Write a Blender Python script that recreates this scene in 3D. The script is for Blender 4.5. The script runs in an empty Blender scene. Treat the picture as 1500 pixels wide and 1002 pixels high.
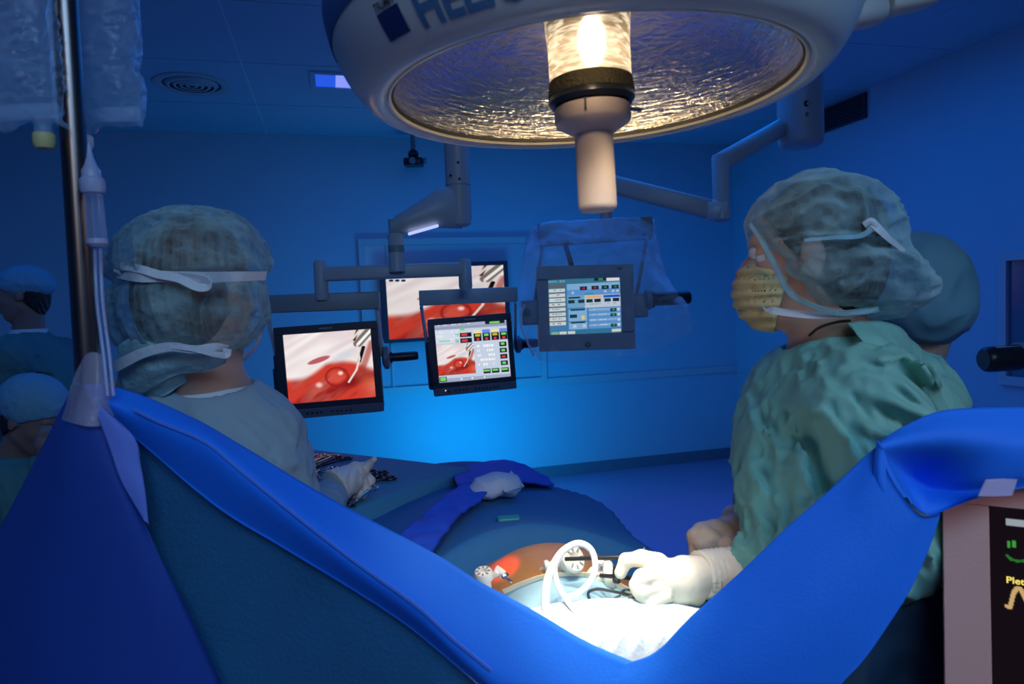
import bpy, bmesh, random
import numpy as np
from math import *
from mathutils import Vector, Matrix

# ------------------------------------------------------------------ camera
FP = 1000.0; PSI = radians(14.7); TH = radians(3.2); ROLL = .04; CH = 1.55
scene = bpy.context.scene
COL = scene.collection
def Rx3(a): return np.array([[1, 0, 0], [0, cos(a), -sin(a)], [0, sin(a), cos(a)]])
def Rz3(a): return np.array([[cos(a), -sin(a), 0], [sin(a), cos(a), 0], [0, 0, 1]])
RL = Rx3(pi/2-TH) @ Rz3(-ROLL)
RW = Rz3(-PSI)
def pix(u, v, F):
    d = RL @ np.array([(u-750)/FP, (501-v)/FP, -1.0]); d = d*F/d[1]
    return np.array([d[0], d[1], CH+d[2]])
def pz(u, v, z):
    d = RL @ np.array([(u-750)/FP, (501-v)/FP, -1.0]); d = d*(z-CH)/d[2]
    return np.array([d[0], d[1], z])
def LW(p): return np.asarray(p, float) @ RW.T          # camera-level frame -> world
def WL(p): return np.asarray(p, float) @ RW

cam_d = bpy.data.cameras.new('camera'); cam = bpy.data.objects.new('camera', cam_d); COL.objects.link(cam)
cam.matrix_world = Matrix.Translation((0, 0, CH)) @ Matrix.Rotation(-PSI, 4, 'Z') @ Matrix.Rotation(pi/2-TH, 4, 'X') @ Matrix.Rotation(-ROLL, 4, 'Z')
cam_d.sensor_width = 36; cam_d.lens = 24; cam_d.clip_start = .02
cam_d.dof.use_dof = True; cam_d.dof.focus_distance = 1.6; cam_d.dof.aperture_fstop = 7.1
scene.camera = cam

# ------------------------------------------------------------------ light
scene.view_settings.view_transform = 'Standard'
scene.view_settings.look = 'None'
scene.view_settings.exposure = 0.0
scene.view_settings.gamma = 1.0
scene.view_settings.use_curve_mapping = False
scene.cycles.use_denoising = True
scene.cycles.max_bounces = 8
scene.cycles.transparent_max_bounces = 16
scene.cycles.sample_clamp_indirect = 4.0
scene.cycles.caustics_refractive = False
scene.cycles.caustics_reflective = False
w = bpy.data.worlds.new('world'); scene.world = w; w.use_nodes = True
w.node_tree.nodes['Background'].inputs[0].default_value = (.01, .05, .25, 1)
w.node_tree.nodes['Background'].inputs[1].default_value = .3

def area(name, loc, aim, size, energy, color, size_y=None):
    l = bpy.data.lights.new(name, 'AREA'); l.energy = energy; l.color = color; l.size = size
    if size_y: l.shape = 'RECTANGLE'; l.size_y = size_y
    o = bpy.data.objects.new(name, l); COL.objects.link(o); o.location = loc
    o.rotation_euler = (Vector(aim)-Vector(loc)).to_track_quat('-Z', 'Y').to_euler()
    return o
def spot(name, loc, aim, energy, color, angle, blend, radius=.02):
    l = bpy.data.lights.new(name, 'SPOT'); l.energy = energy; l.color = color
    l.spot_size = angle; l.spot_blend = blend; l.shadow_soft_size = radius
    o = bpy.data.objects.new(name, l); COL.objects.link(o); o.location = loc
    o.rotation_euler = (Vector(aim)-Vector(loc)).to_track_quat('-Z', 'Y').to_euler()
    return o
BLUE = (.0, .20, 1.0); CYAN = (.0, .42, 1.0); VIO = (.10, .16, 1.0)
area('ceiling_blue_centre', (1.6, 3.3, 2.9), (1.6, 3.3, 0), 2.4, 26, BLUE, 2.0)
spot('ceiling_floor_violet', (2.3, 3.4, 2.9), (2.2, 3.6, 0), 60, VIO, radians(62), .6, .2)
area('ceiling_blue_left', (-1.6, 2.6, 2.9), (-1.2, 2.6, 0), 1.2, 6, BLUE, 1.2)
area('wall_wash_low', (1.05, 4.6, .35), (1.0, 5.7, .75), .9, 13, CYAN, .5)
area('rear_cool', (.3, -1.1, 2.85), (.2, .8, 1.1), 1.6, 16, (.30, .58, 1.0), 1.0).data.spread = radians(95)
area('rear_warm', (-.3, -1.2, 2.2), (.0, .6, 1.5), .6, 2.2, (1.0, .78, .6), .5)
spot('rear_warm_right', (1.3, -1.3, 2.1), tuple(LW(pix(1460, 880, .75))), 32, (1.0, .70, .56), radians(26), .8, .1)
LAMP_C = np.array([.105, .82, 1.794])
LAMP_W = LW(LAMP_C)
FIELD = LW(pix(885, 935, .93))
for k in range(6):
    a = k*pi/3+.3
    spot('surgical_beam', (LAMP_W[0]+.15*cos(a), LAMP_W[1]+.15*sin(a), LAMP_W[2]+.02), tuple(FIELD+np.array([.03*cos(a), .03*sin(a), 0])), 10, (1.0, .93, .80), radians(27), .75)
    spot('surgical_spill', (LAMP_W[0]+.14*cos(a+.5), LAMP_W[1]+.14*sin(a+.5), LAMP_W[2]+.02), tuple(FIELD+np.array([-.05, .12, 0])), 2.3, (1.0, .80, .55), radians(60), 1.0)
gl = bpy.data.lights.new('lamp_fill', 'POINT'); gl.energy = .4; gl.color = (1, .72, .42); gl.shadow_soft_size = .01  # added point light behind the glass column, for sparkle in the mirror dish
o = bpy.data.objects.new('lamp_fill', gl); COL.objects.link(o); o.location = LAMP_W+LW([0.0, .085, .03])
gl = bpy.data.lights.new('lamp_fill', 'POINT'); gl.energy = .16; gl.color = (1, .74, .5); gl.shadow_soft_size = .01  # added point light in front of the glass, warming the handle flange
o = bpy.data.objects.new('lamp_fill', gl); COL.objects.link(o); o.location = LAMP_W+LW([-.01, -.12, .02])

# ------------------------------------------------------------------ materials
MATS = {}
def mat(name, color=(.5, .5, .5), rough=.6, metal=0., bump=None, vary=0., alpha=1., trans=0., emit=None, estr=1., spec=None,
        sheen=0., sss=0., translucent=0., vscale=6., coat=0., ior=None, vc=False, aniso=0., sheer=0., patch=0.):
    if name in MATS: return MATS[name]
    m = bpy.data.materials.new(name); m.use_nodes = True; nt = m.node_tree; N = nt.nodes; L = nt.links
    b = N['Principled BSDF']; out = N['Material Output']
    b.inputs['Base Color'].default_value = (*color, 1); b.inputs['Roughness'].default_value = rough
    b.inputs['Metallic'].default_value = metal; b.inputs['Transmission Weight'].default_value = trans
    if ior: b.inputs['IOR'].default_value = ior
    if spec is not None: b.inputs['Specular IOR Level'].default_value = spec
    if sheen: b.inputs['Sheen Weight'].default_value = sheen
    if coat: b.inputs['Coat Weight'].default_value = coat; b.inputs['Coat Roughness'].default_value = .1
    if sss: b.inputs['Subsurface Weight'].default_value = sss; b.inputs['Subsurface Scale'].default_value = .02; b.inputs['Subsurface Radius'].default_value = (1, .4, .2)
    if aniso: b.inputs['Anisotropic'].default_value = aniso
    tc = N.new('ShaderNodeTexCoord')
    if vary:
        n = N.new('ShaderNodeTexNoise'); n.inputs['Scale'].default_value = vscale; n.inputs['Detail'].default_value = 5
        L.new(tc.outputs['Object'], n.inputs['Vector'])
        mx = N.new('ShaderNodeMix'); mx.data_type = 'RGBA'
        mx.inputs[6].default_value = (*[max(0, c*(1-vary)) for c in color], 1); mx.inputs[7].default_value = (*[min(1, c*(1+vary)) for c in color], 1)
        L.new(n.outputs['Fac'], mx.inputs[0]); L.new(mx.outputs[2], b.inputs['Base Color'])
    if bump:
        prev = None
        for (kind, sc, st) in bump:
            if kind == 'noise':
                n = N.new('ShaderNodeTexNoise'); n.inputs['Scale'].default_value = sc; n.inputs['Detail'].default_value = 6; h = n.outputs['Fac']
            elif kind == 'crumple':
                n = N.new('ShaderNodeTexVoronoi'); n.feature = 'DISTANCE_TO_EDGE'; n.inputs['Scale'].default_value = sc; h = n.outputs['Distance']
            else:
                n = N.new('ShaderNodeTexWave'); n.inputs['Scale'].default_value = sc; n.inputs['Distortion'].default_value = 3; n.bands_direction = kind[-1].upper(); h = n.outputs['Fac']
            L.new(tc.outputs['Object'], n.inputs['Vector'])
            bp = N.new('ShaderNodeBump'); bp.inputs['Strength'].default_value = st; bp.inputs['Distance'].default_value = .01
            L.new(h, bp.inputs['Height'])
            if prev: L.new(prev.outputs[0], bp.inputs['Normal'])
            prev = bp
        L.new(prev.outputs[0], b.inputs['Normal'])
    if emit: b.inputs['Emission Color'].default_value = (*emit, 1); b.inputs['Emission Strength'].default_value = estr
    sh = b.outputs[0]
    if translucent:
        t = N.new('ShaderNodeBsdfTranslucent'); t.inputs[0].default_value = (*color, 1)
        ms = N.new('ShaderNodeMixShader'); ms.inputs[0].default_value = translucent; L.new(sh, ms.inputs[1]); L.new(t.outputs[0], ms.inputs[2]); sh = ms.outputs[0]
    if alpha < 1:
        t = N.new('ShaderNodeBsdfTransparent'); ms = N.new('ShaderNodeMixShader'); ms.inputs[0].default_value = alpha
        if sheer:      # thin cloth: more threads per line of sight where it turns edge-on, and where it lies doubled
            lw = N.new('ShaderNodeLayerWeight'); lw.inputs[0].default_value = .35
            ma = N.new('ShaderNodeMath'); ma.operation = 'MULTIPLY_ADD'; ma.use_clamp = True; ma.inputs[1].default_value = sheer; ma.inputs[2].default_value = alpha
            L.new(lw.outputs['Facing'], ma.inputs[0]); last = ma
            if patch:
                pn = N.new('ShaderNodeTexNoise'); pn.inputs['Scale'].default_value = 20; pn.inputs['Detail'].default_value = 4; L.new(tc.outputs['Object'], pn.inputs['Vector'])
                mr = N.new('ShaderNodeMapRange'); mr.inputs[1].default_value = .35; mr.inputs[2].default_value = .65; mr.inputs[3].default_value = -patch; mr.inputs[4].default_value = patch
                L.new(pn.outputs['Fac'], mr.inputs[0]); ad = N.new('ShaderNodeMath'); ad.operation = 'ADD'; ad.use_clamp = True
                L.new(ma.outputs[0], ad.inputs[0]); L.new(mr.outputs[0], ad.inputs[1]); last = ad
            L.new(last.outputs[0], ms.inputs[0])
        L.new(t.outputs[0], ms.inputs[1]); L.new(sh, ms.inputs[2]); sh = ms.outputs[0]
    L.new(sh, out.inputs['Surface'])
    if vc:
        a = N.new('ShaderNodeAttribute'); a.attribute_name = 'Col'; e = N.new('ShaderNodeEmission'); e.inputs[1].default_value = estr
        L.new(a.outputs['Color'], e.inputs[0]); L.new(e.outputs[0], out.inputs['Surface'])
    MATS[name] = m; return m

# ------------------------------------------------------------------ objects
OFF = {}
def tag(o, label=None, cat=None, group=None, kind=None):
    if label: o['label'] = label
    if cat: o['category'] = cat
    if group: o['group'] = group
    if kind: o['kind'] = kind
    return o
def thing(name, label, cat, locL, group=None, world=False):
    loc = np.asarray(locL, float) if world else LW(locL)
    o = bpy.data.objects.new(name, None); COL.objects.link(o); o.location = loc; o.empty_display_size = .05
    OFF[o.name] = loc; return tag(o, label, cat, group)
def mk(name, V, F, m, parent=None, smooth=True, world=False, colors=None, label=None, loc=None, sharp=None):
    V = np.asarray(V, float); Vw = V if world else LW(V)
    off = OFF[parent.name] if parent is not None else (np.asarray(loc) if loc is not None else np.array([Vw[:, 0].mean(), Vw[:, 1].mean(), Vw[:, 2].min()]))
    Vl = Vw-off
    me = bpy.data.meshes.new(name)
    if isinstance(F, np.ndarray):
        nf, k = F.shape
        me.vertices.add(len(Vl)); me.vertices.foreach_set('co', Vl.ravel()); me.loops.add(nf*k); me.loops.foreach_set('vertex_index', F.ravel().astype(np.int32))
        me.polygons.add(nf); me.polygons.foreach_set('loop_start', np.arange(0, nf*k, k, dtype=np.int32))
        me.update(calc_edges=True); me.validate()
    else:
        me.from_pydata([tuple(v) for v in Vl], [], F); me.update()
    if smooth: me.polygons.foreach_set('use_smooth', [True]*len(me.polygons))
    if sharp: me.set_sharp_from_angle(angle=radians(sharp))
    if colors is not None:
        ca = me.color_attributes.new('Col', 'FLOAT_COLOR', 'POINT'); ca.data.foreach_set('color', np.c_[colors, np.ones(len(colors))].ravel())
    if m is not None: me.materials.append(m)
    o = bpy.data.objects.new(name, me); COL.objects.link(o)
    if parent is not None: o.parent = parent; OFF[o.name] = off
    else: o.location = off; OFF[o.name] = off
    if label: o['label'] = label
    return o
def unit(v): v = np.asarray(v, float); return v/(np.linalg.norm(v)+1e-12)
class MB:
    def __init__(s): s.v = []; s.f = []
    def add(s, V, F):
        n = len(s.v); s.v += [tuple(x) for x in np.asarray(V, float)]; s.f += [tuple(i+n for i in f) for f in F]; return s
    def loft(s, rings, cap=True, closed=True):
        n = len(rings[0]); V = np.concatenate(rings); F = []
        for i in range(len(rings)-1):
            for j in range(n if closed else n-1):
                k = (j+1) % n; F.append((i*n+j, i*n+k, (i+1)*n+k, (i+1)*n+j))
        if cap: F.append(tuple(range(n))[::-1]); F.append(tuple((len(rings)-1)*n+j for j in range(n)))
        return s.add(V, F)
    def tube(s, pts, r, n=12, cap=True, sub=0):
        P = smoothline(pts, sub) if sub else np.asarray(pts, float)
        R = np.interp(np.linspace(0, 1, len(P)), np.linspace(0, 1, len(r)), r) if hasattr(r, '__len__') else np.full(len(P), r)
        T = np.gradient(P, axis=0); T /= np.linalg.norm(T, axis=1)[:, None]+1e-12
        u = unit(np.cross(T[0], [0, 0, 1] if abs(T[0][2]) < .9 else [1, 0, 0])); rings = []
        for p, t, rr in zip(P, T, R):
            u = unit(u-t*np.dot(u, t)); w_ = np.cross(t, u); a = np.arange(n)*2*pi/n
            rings.append(p+rr*(np.cos(a)[:, None]*u+np.sin(a)[:, None]*w_))
        return s.loft(rings, cap)
    def bar(s, a, b, w, h, up=(0, 0, 1), rad=.25):
        a = np.asarray(a, float); b = np.asarray(b, float); t = unit(b-a); x = unit(np.cross(t, up)); y = np.cross(x, t)
        rr = min(w, h)*rad; sec = []
        for cx, cy, a0 in ((w/2-rr, h/2-rr, 0), (-w/2+rr, h/2-rr, 90), (-w/2+rr, -h/2+rr, 180), (w/2-rr, -h/2+rr, 270)):
            for q in range(4): an = radians(a0+q*30); sec.append((cx+rr*cos(an), cy+rr*sin(an)))
        sec = np.array(sec); L = np.linalg.norm(b-a); e = min(rr*.5, .004, L*.3); rings = []; kx, ky = (w-1.4*e)/w, (h-1.4*e)/h
        for d, p_, q_ in ((0, kx, ky), (e, 1, 1), (L-e, 1, 1), (L, kx, ky)): rings.append(a+t*d+sec[:, :1]*p_*x+sec[:, 1:]*q_*y)
        return s.loft(rings)
    def box(s, c, size, rad=.12, ex=(1, 0, 0), ey=(0, 1, 0)):
        c = np.asarray(c, float); ez = unit(np.cross(ex, ey)); hz = size[2]/2
        return s.bar(c-ez*hz, c+ez*hz, size[0], size[1], up=ey, rad=rad)
    def lathe(s, prof, c=(0, 0, 0), n=32, axis=(0, 0, 1), cap=False):
        ax = unit(axis); u = unit(np.cross(ax, [1, 0, 0] if abs(ax[0]) < .9 else [0, 1, 0])); w_ = np.cross(ax, u); a = np.arange(n)*2*pi/n
        return s.loft([np.asarray(c)+z*ax+r*(np.cos(a)[:, None]*u+np.sin(a)[:, None]*w_) for r, z in prof], cap)
    def ball(s, c, r, n=12):
        r = np.array([r]*3 if not hasattr(r, '__len__') else r); rings = []
        for i in range(1, n):
            t = pi*i/n; a = np.arange(2*n)*pi/n
            rings.append(np.asarray(c)+r*np.c_[np.sin(t)*np.cos(a), np.sin(t)*np.sin(a), np.full(2*n, -cos(t))])
        return s.loft(rings)
    def build(s, name, m, parent=None, **k):
        k.setdefault('sharp', 40); return mk(name, s.v, s.f, m, parent, **k)
def smoothline(pts, sub=6):
    P = np.asarray(pts, float); Q = np.vstack([2*P[0]-P[1], P, 2*P[-1]-P[-2]]); out = []
    for i in range(1, len(Q)-2):
        for t in np.arange(sub)/sub:
            out.append(.5*((2*Q[i])+(-Q[i-1]+Q[i+1])*t+(2*Q[i-1]-5*Q[i]+4*Q[i+1]-Q[i+2])*t*t+(-Q[i-1]+3*Q[i]-3*Q[i+1]+Q[i+2])*t**3))
    out.append(P[-1]); return np.array(out)
def resample(P, n):
    d = np.r_[0, np.cumsum(np.linalg.norm(np.diff(P, axis=0), axis=1))]; t = np.linspace(0, d[-1], n)
    return np.c_[[np.interp(t, d, P[:, k]) for k in range(P.shape[1])]].T
def snoise(p, sc, seed=0, n=7):
    rs = np.random.RandomState(seed); out = 0
    for i in range(n):
        k = rs.normal(size=3); k = k/np.linalg.norm(k)*sc*(.6+.9*rs.rand()); out = out+np.sin(p@k+rs.rand()*6.28+.8*np.sin(p@(k[[1, 2, 0]]*.7)))
    return out/n
def ridged(p, sc, seed=0): return 1-np.abs(snoise(p, sc, seed, 4))*2.2

# ------------------------------------------------------------------ signed distance bodies
def cap_(a, b, ra, rb): return ('c', np.asarray(a, float), np.asarray(b, float), ra, rb)
def ell_(c, r, R=None): return ('e', np.asarray(c, float), np.asarray(r, float), R)
def sdf1(pr, p):
    if pr[0] == 'c':
        _, a, b, ra, rb = pr; ab = b-a; t = np.clip(((p-a)@ab)/(ab@ab+1e-9), 0, 1)
        return np.linalg.norm(p-a-t[..., None]*ab, axis=-1)-(ra+(rb-ra)*t)
    if pr[0] == 'e':
        _, c, r, R = pr; q = p-c
        if R is not None: q = q@R
        k0 = np.linalg.norm(q/r, axis=-1); k1 = np.linalg.norm(q/(r*r), axis=-1)+1e-9
        return k0*(k0-1)/k1
    return pr[1](p)
def smin(a, b, k):
    h = np.clip(.5+.5*(b-a)/k, 0, 1); return b*(1-h)+a*h-k*h*(1-h)
def union(prims, k=.02):
    def f(p):
        d = None
        for pr in prims:
            kk = k
            if pr[0] == 'k': kk = pr[1]; pr = pr[2]
            e = sdf1(pr, p); d = e if d is None else smin(d, e, kk)
        return d
    return f
def xform(f, c, R, s=1.0):
    c = np.asarray(c, float); return lambda p: f((p-c)@R/s)*s
def surfnet(f, lo, hi, h, B=8):
    lo = np.asarray(lo, float); hi = np.asarray(hi, float)
    nb = np.ceil((hi-lo)/(h*B)).astype(int); n = nb*B
    V = np.empty(n, np.float32)
    bc = np.stack(np.meshgrid(*[np.arange(k) for k in nb], indexing='ij'), -1).reshape(-1, 3)
    d = f(lo+(bc*B+(B-1)/2)*h)
    V6 = V.reshape(nb[0], B, nb[1], B, nb[2], B)
    V6[...] = np.where(d > 0, 1, -1).reshape(nb[0], 1, nb[1], 1, nb[2], 1)
    keep = bc[np.abs(d) < B*h*1.15+.012]
    g = np.stack(np.meshgrid(*[np.arange(B)]*3, indexing='ij'), -1).reshape(-1, 3)
    for i in range(0, len(keep), 400):
        kb = keep[i:i+400]; P = lo+(kb[:, None, :]*B+g[None])*h
        vals = f(P.reshape(-1, 3)).reshape(len(kb), B, B, B)
        V6[kb[:, 0], :, kb[:, 1], :, kb[:, 2], :] = vals
    V = V6.reshape(n)
    V[0] = V[-1] = 1; V[:, 0] = V[:, -1] = 1; V[:, :, 0] = V[:, :, -1] = 1
    ins = V < 0; m = n-1
    cnt = np.zeros(m, np.int8)
    for a in (0, 1):
        for b in (0, 1):
            for c in (0, 1): cnt += ins[a:a+m[0], b:b+m[1], c:c+m[2]]
    cells = np.argwhere((cnt > 0) & (cnt < 8))
    idx = -np.ones(m, np.int32); idx[tuple(cells.T)] = np.arange(len(cells))
    acc = np.zeros((len(cells), 3)); num = np.zeros(len(cells))
    for ax in range(3):
        o1, o2 = [x for x in range(3) if x != ax]
        for a in (0, 1):
            for b in (0, 1):
                s = np.zeros(3, int); s[o1] = a; s[o2] = b; e = s.copy(); e[ax] = 1
                A = V[tuple((cells+s).T)]; Bv = V[tuple((cells+e).T)]; cr = (A < 0) != (Bv < 0)
                t = np.where(cr, A/np.where(cr, A-Bv, 1), 0); P = (cells+s).astype(float); P[:, ax] += t
                acc += P*cr[:, None]; num += cr
    verts = lo+acc/num[:, None]*h
    F = []
    for ax in range(3):
        o1, o2 = [(1, 2), (2, 0), (0, 1)][ax]
        sl = [slice(0, n[k]-1) for k in range(3)]; s2 = list(sl); s2[ax] = slice(1, n[ax])
        A = ins[tuple(sl)]; Bv = ins[tuple(s2)]; E = np.argwhere(A != Bv)
        E = E[(E[:, o1] > 0) & (E[:, o2] > 0)]
        fl = A[tuple(E.T)]
        def ci(d1, d2): q = E.copy(); q[:, o1] -= d1; q[:, o2] -= d2; return idx[tuple(q.T)]
        q = np.c_[ci(1, 1), ci(0, 1), ci(0, 0), ci(1, 0)]; q[~fl] = q[~fl][:, ::-1]
        F.append(q[(q >= 0).all(1)])
    F = np.concatenate(F)
    # pull on to the surface and smooth once
    for _ in range(2):
        d0 = f(verts); g3 = np.stack([f(verts+np.eye(3)[k]*h*.5)-d0 for k in range(3)], -1)/(h*.5)
        verts = verts-np.clip(d0, -h, h)[:, None]*g3/(np.maximum((g3**2).sum(-1), .3)[:, None])
    return verts, F
def body(name, f, lo, hi, h, m, parent, **k):
    V, F = surfnet(f, lo, hi, h); return mk(name, V, F, m, parent, **k)
def ribbon(name, pts, w_, m, parent, hint=(0, 1, 0), th=.0012, twist=0., **k):
    P = smoothline(pts, 8); T = np.gradient(P, axis=0); rings = []
    for i, (p, t) in enumerate(zip(P, T)):
        t = unit(t); a = unit(np.cross(t, hint)); n = np.cross(t, a); tw = twist*i/len(P); a, n = a*cos(tw)+n*sin(tw), n*cos(tw)-a*sin(tw)
        ww = w_[0]+(w_[1]-w_[0])*i/len(P) if hasattr(w_, '__len__') else w_
        rings.append(np.array([p-a*ww/2-n*th/2, p+a*ww/2-n*th/2, p+a*ww/2+n*th/2, p-a*ww/2+n*th/2]))
    return MB().loft(rings).build(name, m, parent, **k)
def sheet(name, rows, m, parent, nu=90, nv=10, th=.0015, amp=0., sc=20, seed=0, smoothrows=True, **k):
    """rows: list of control polylines (u, v, F) in the photo's frame, lofted into cloth with thickness"""
    R = [resample(smoothline([pix(*q) for q in r], 8), nu) for r in rows]; R = np.array(R)
    G = []
    for j in range(nu):
        col = smoothline(R[:, j], nv) if smoothrows else np.concatenate([np.linspace(R[i, j], R[i+1, j], nv, endpoint=False) for i in range(len(R)-1)]+[R[-1:, j]])
        G.append(col)
    G = np.array(G); nu_, nv_ = G.shape[:2]
    gu = np.gradient(G, axis=0); gv = np.gradient(G, axis=1); n = np.cross(gu, gv); n /= np.linalg.norm(n, axis=-1, keepdims=True)+1e-12
    if amp: G = G+n*(amp*(snoise(G.reshape(-1, 3), sc, seed)+.5*snoise(G.reshape(-1, 3), sc*2.3, seed+5))).reshape(nu_, nv_, 1)
    A = G+n*th/2; Bb = G-n*th/2; V = np.concatenate([A.reshape(-1, 3), Bb.reshape(-1, 3)]); o = nu_*nv_; F = []
    for i in range(nu_-1):
        for j in range(nv_-1):
            a = i*nv_+j; F.append((a, a+nv_, a+nv_+1, a+1)); F.append((a+o, a+1+o, a+nv_+1+o, a+nv_+o))
    for i in range(nu_-1):
        for j in (0, nv_-1): a = i*nv_+j; F.append((a, a+o, a+o+nv_, a+nv_))
    for j in range(nv_-1):
        for i in (0, nu_-1): a = i*nv_+j; F.append((a, a+1, a+1+o, a+o))
    return mk(name, V, np.array(F), m, parent, **k)

# ------------------------------------------------------------------ room (world-aligned)
YB, XR, XL, YF, ZC = 5.72, 3.70, -3.3, -2.0, 2.95
M_wall = mat('wall_paint', (.40, .62, .72), .45, bump=[('noise', 60, .02)], vary=.03)
M_ceil = mat('ceiling_paint', (.40, .60, .68), .5, vary=.04, vscale=3)
M_grid = mat('ceiling_grid', (.60, .80, .84), .4)
M_floor = mat('floor_vinyl', (.42, .36, .55), .28, vary=.06, vscale=2, bump=[('noise', 40, .02)])
M_skirt = mat('skirting_vinyl', (.16, .20, .26), .4)
M_dark = mat('dark_plastic', (.015, .017, .02), .35)
M_black = mat('black_rubber', (.01, .01, .01), .5)
M_grey = mat('grey_plastic', (.22, .25, .27), .45)
M_enam = mat('pale_enamel', (.48, .52, .52), .35, vary=.03)
M_enam2 = mat('warm_enamel', (.55, .55, .50), .4, vary=.03)
M_steel = mat('steel', (.62, .60, .58), .22, metal=1.)
M_white = mat('white_plastic', (.8, .8, .78), .4)
def wbox(name, lo, hi, m, parent=None, kind='structure', rad=0, **k):
    lo = np.array(lo, float); hi = np.array(hi, float); c = (lo+hi)/2; s = hi-lo
    V = [(x, y, z) for x in (lo[0], hi[0]) for y in (lo[1], hi[1]) for z in (lo[2], hi[2])]
    F = [(0, 1, 3, 2), (4, 6, 7, 5), (0, 4, 5, 1), (2, 3, 7, 6), (0, 2, 6, 4), (1, 5, 7, 3)]
    o = mk(name, V, F, m, parent, smooth=False, world=True, **k)
    if kind and parent is None: o['kind'] = kind
    return o
def wplane(u, v, axis, val):
    d = RW @ (RL @ np.array([(u-750)/FP, (501-v)/FP, -1.0])); o = np.array([0, 0, CH]); return o+d*(val-o[axis])/d[axis]
wbox('floor', (XL-.1, YF-.1, -.1), (XR+.1, YB+.1, 0), M_floor)
wbox('wall_back', (XL, YB, 0), (XR, YB+.1, ZC+.1), M_wall)
wbox('wall_right', (XR, YF, 0), (XR+.1, YB+.1, ZC+.1), M_wall)
wbox('wall_left', (XL-.1, YF, 0), (XL, YB+.1, ZC+.1), M_wall)
wbox('wall_front', (XL, YF-.1, 0), (XR, YF, ZC+.1), M_wall)
ceil = wbox('ceiling', (XL-.1, YF-.1, ZC+.003), (XR+.1, YB+.1, ZC+.12), M_grid)
tw, th_, gp = 1.17, .80, .006
x0 = -.41
tile_mesh = None
for i in range(-3, 4):
    for j in range(0, 10):
        xa, xb = x0+i*tw, x0+(i+1)*tw; yb_ = YB-j*th_; ya = yb_-th_
        xa = max(xa, XL); xb = min(xb, XR); ya = max(ya, YF)
        if xb-xa < .05 or yb_-ya < .05: continue
        wbox('ceiling_tile', (xa+gp, ya+gp, ZC), (xb-gp, yb_-gp, ZC+.003), M_ceil, ceil)
wbox('baseboard_back', (XL, YB-.012, 0), (XR, YB, .10), M_skirt)
wbox('baseboard_right', (XR-.012, YF, 0), (XR, YB-.012, .10), M_skirt)
# window in the back wall with a blind pane, and the bumper rail under it
M_frame = mat('window_frame', (.55, .61, .64), .4)
M_pane = mat('blind_pane', (.50, .58, .66), .25, vary=.02)
wa = wplane(524, 351, 1, YB); wb = wplane(800, 560, 1, YB)
wx0, wx1, wz0, wz1 = wa[0], wb[0], wb[2], wa[2]
win = wbox('window_1', (wx0+.05, YB-.012, wz0+.05), (wx1-.05, YB, wz1-.05), M_pane)
for nm, lo, hi in (('window_frame', (wx0, YB-.035, wz1-.05), (wx1, YB, wz1)), ('window_frame', (wx0, YB-.035, wz0), (wx1, YB, wz0+.05)),
                   ('window_frame', (wx0, YB-.035, wz0+.05), (wx0+.05, YB, wz1-.05)), ('window_frame', (wx1-.05, YB-.035, wz0+.05), (wx1, YB, wz1-.05)),
                   ('window_mullion', (wx0+.22, YB-.03, wz0+.05), (wx0+.235, YB-.012, wz1-.05))):
    wbox(nm, lo, hi, M_frame, win, kind=None)
zr = wplane(660, 569, 1, YB)[2]
wbox('trim_1', (XL, YB-.018, zr-.03), (wplane(1085, 540, 1, YB)[0], YB, zr+.03), M_frame)
wbox('trim_2', (XR-.012, wplane(1130, 560, 0, XR)[1]-3, zr-.03), (XR, YB-.03, zr+.0), M_wall)
pa = wplane(1467, 480, 0, XR); pb = wplane(1467, 562, 0, XR)
ya, z0, z1 = pa[1], pb[2], pb[2]+.75
w2 = wbox('window_2', (XR-.008, ya-1.0, z0+.05), (XR, ya-.05, z1-.05), mat('dark_pane', (.10, .14, .22), .15))
for lo, hi in (((XR-.03, ya-1.05, z0), (XR, ya, z0+.05)), ((XR-.03, ya-1.05, z1-.05), (XR, ya, z1)), ((XR-.03, ya-.05, z0+.05), (XR, ya, z1-.05)), ((XR-.03, ya-1.05, z0+.05), (XR, ya-1.0, z1-.05))):
    wbox('window_frame', lo, hi, M_frame, w2, kind=None)
# wall grille
g0 = wplane(1205, 193, 0, XR); g1 = wplane(1268, 139, 0, XR)
gy0, gy1 = g1[1], g0[1]+.12; gz1 = wplane(1268, 139, 0, XR)[2]; gz0 = wplane(1268, 170, 0, XR)[2]
gr = thing('air_grille', 'dark rectangular extract grille high on the wall beside the pale ceiling column', 'vent', (XR, (gy0+gy1)/2, gz0), world=True)
M_grl = mat('grille_dark', (.05, .04, .06), .5)
wbox('back_plate', (XR-.006, gy0, gz0), (XR-.001, gy1, gz1), M_grl, gr)
for lo, hi in (((XR-.022, gy0-.015, gz0-.015), (XR-.001, gy1+.015, gz0)), ((XR-.022, gy0-.015, gz1), (XR-.001, gy1+.015, gz1+.015)), ((XR-.022, gy0-.015, gz0), (XR-.001, gy0, gz1)), ((XR-.022, gy1, gz0), (XR-.001, gy1+.015, gz1))):
    wbox('frame', lo, hi, M_grl, gr)
n = 7
for k in range(n):
    z = gz0+(k+.5)*(gz1-gz0)/n; wbox('slat', (XR-.02, gy0, z-.004), (XR-.006, gy1, z+.004), M_grl, gr)
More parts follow.
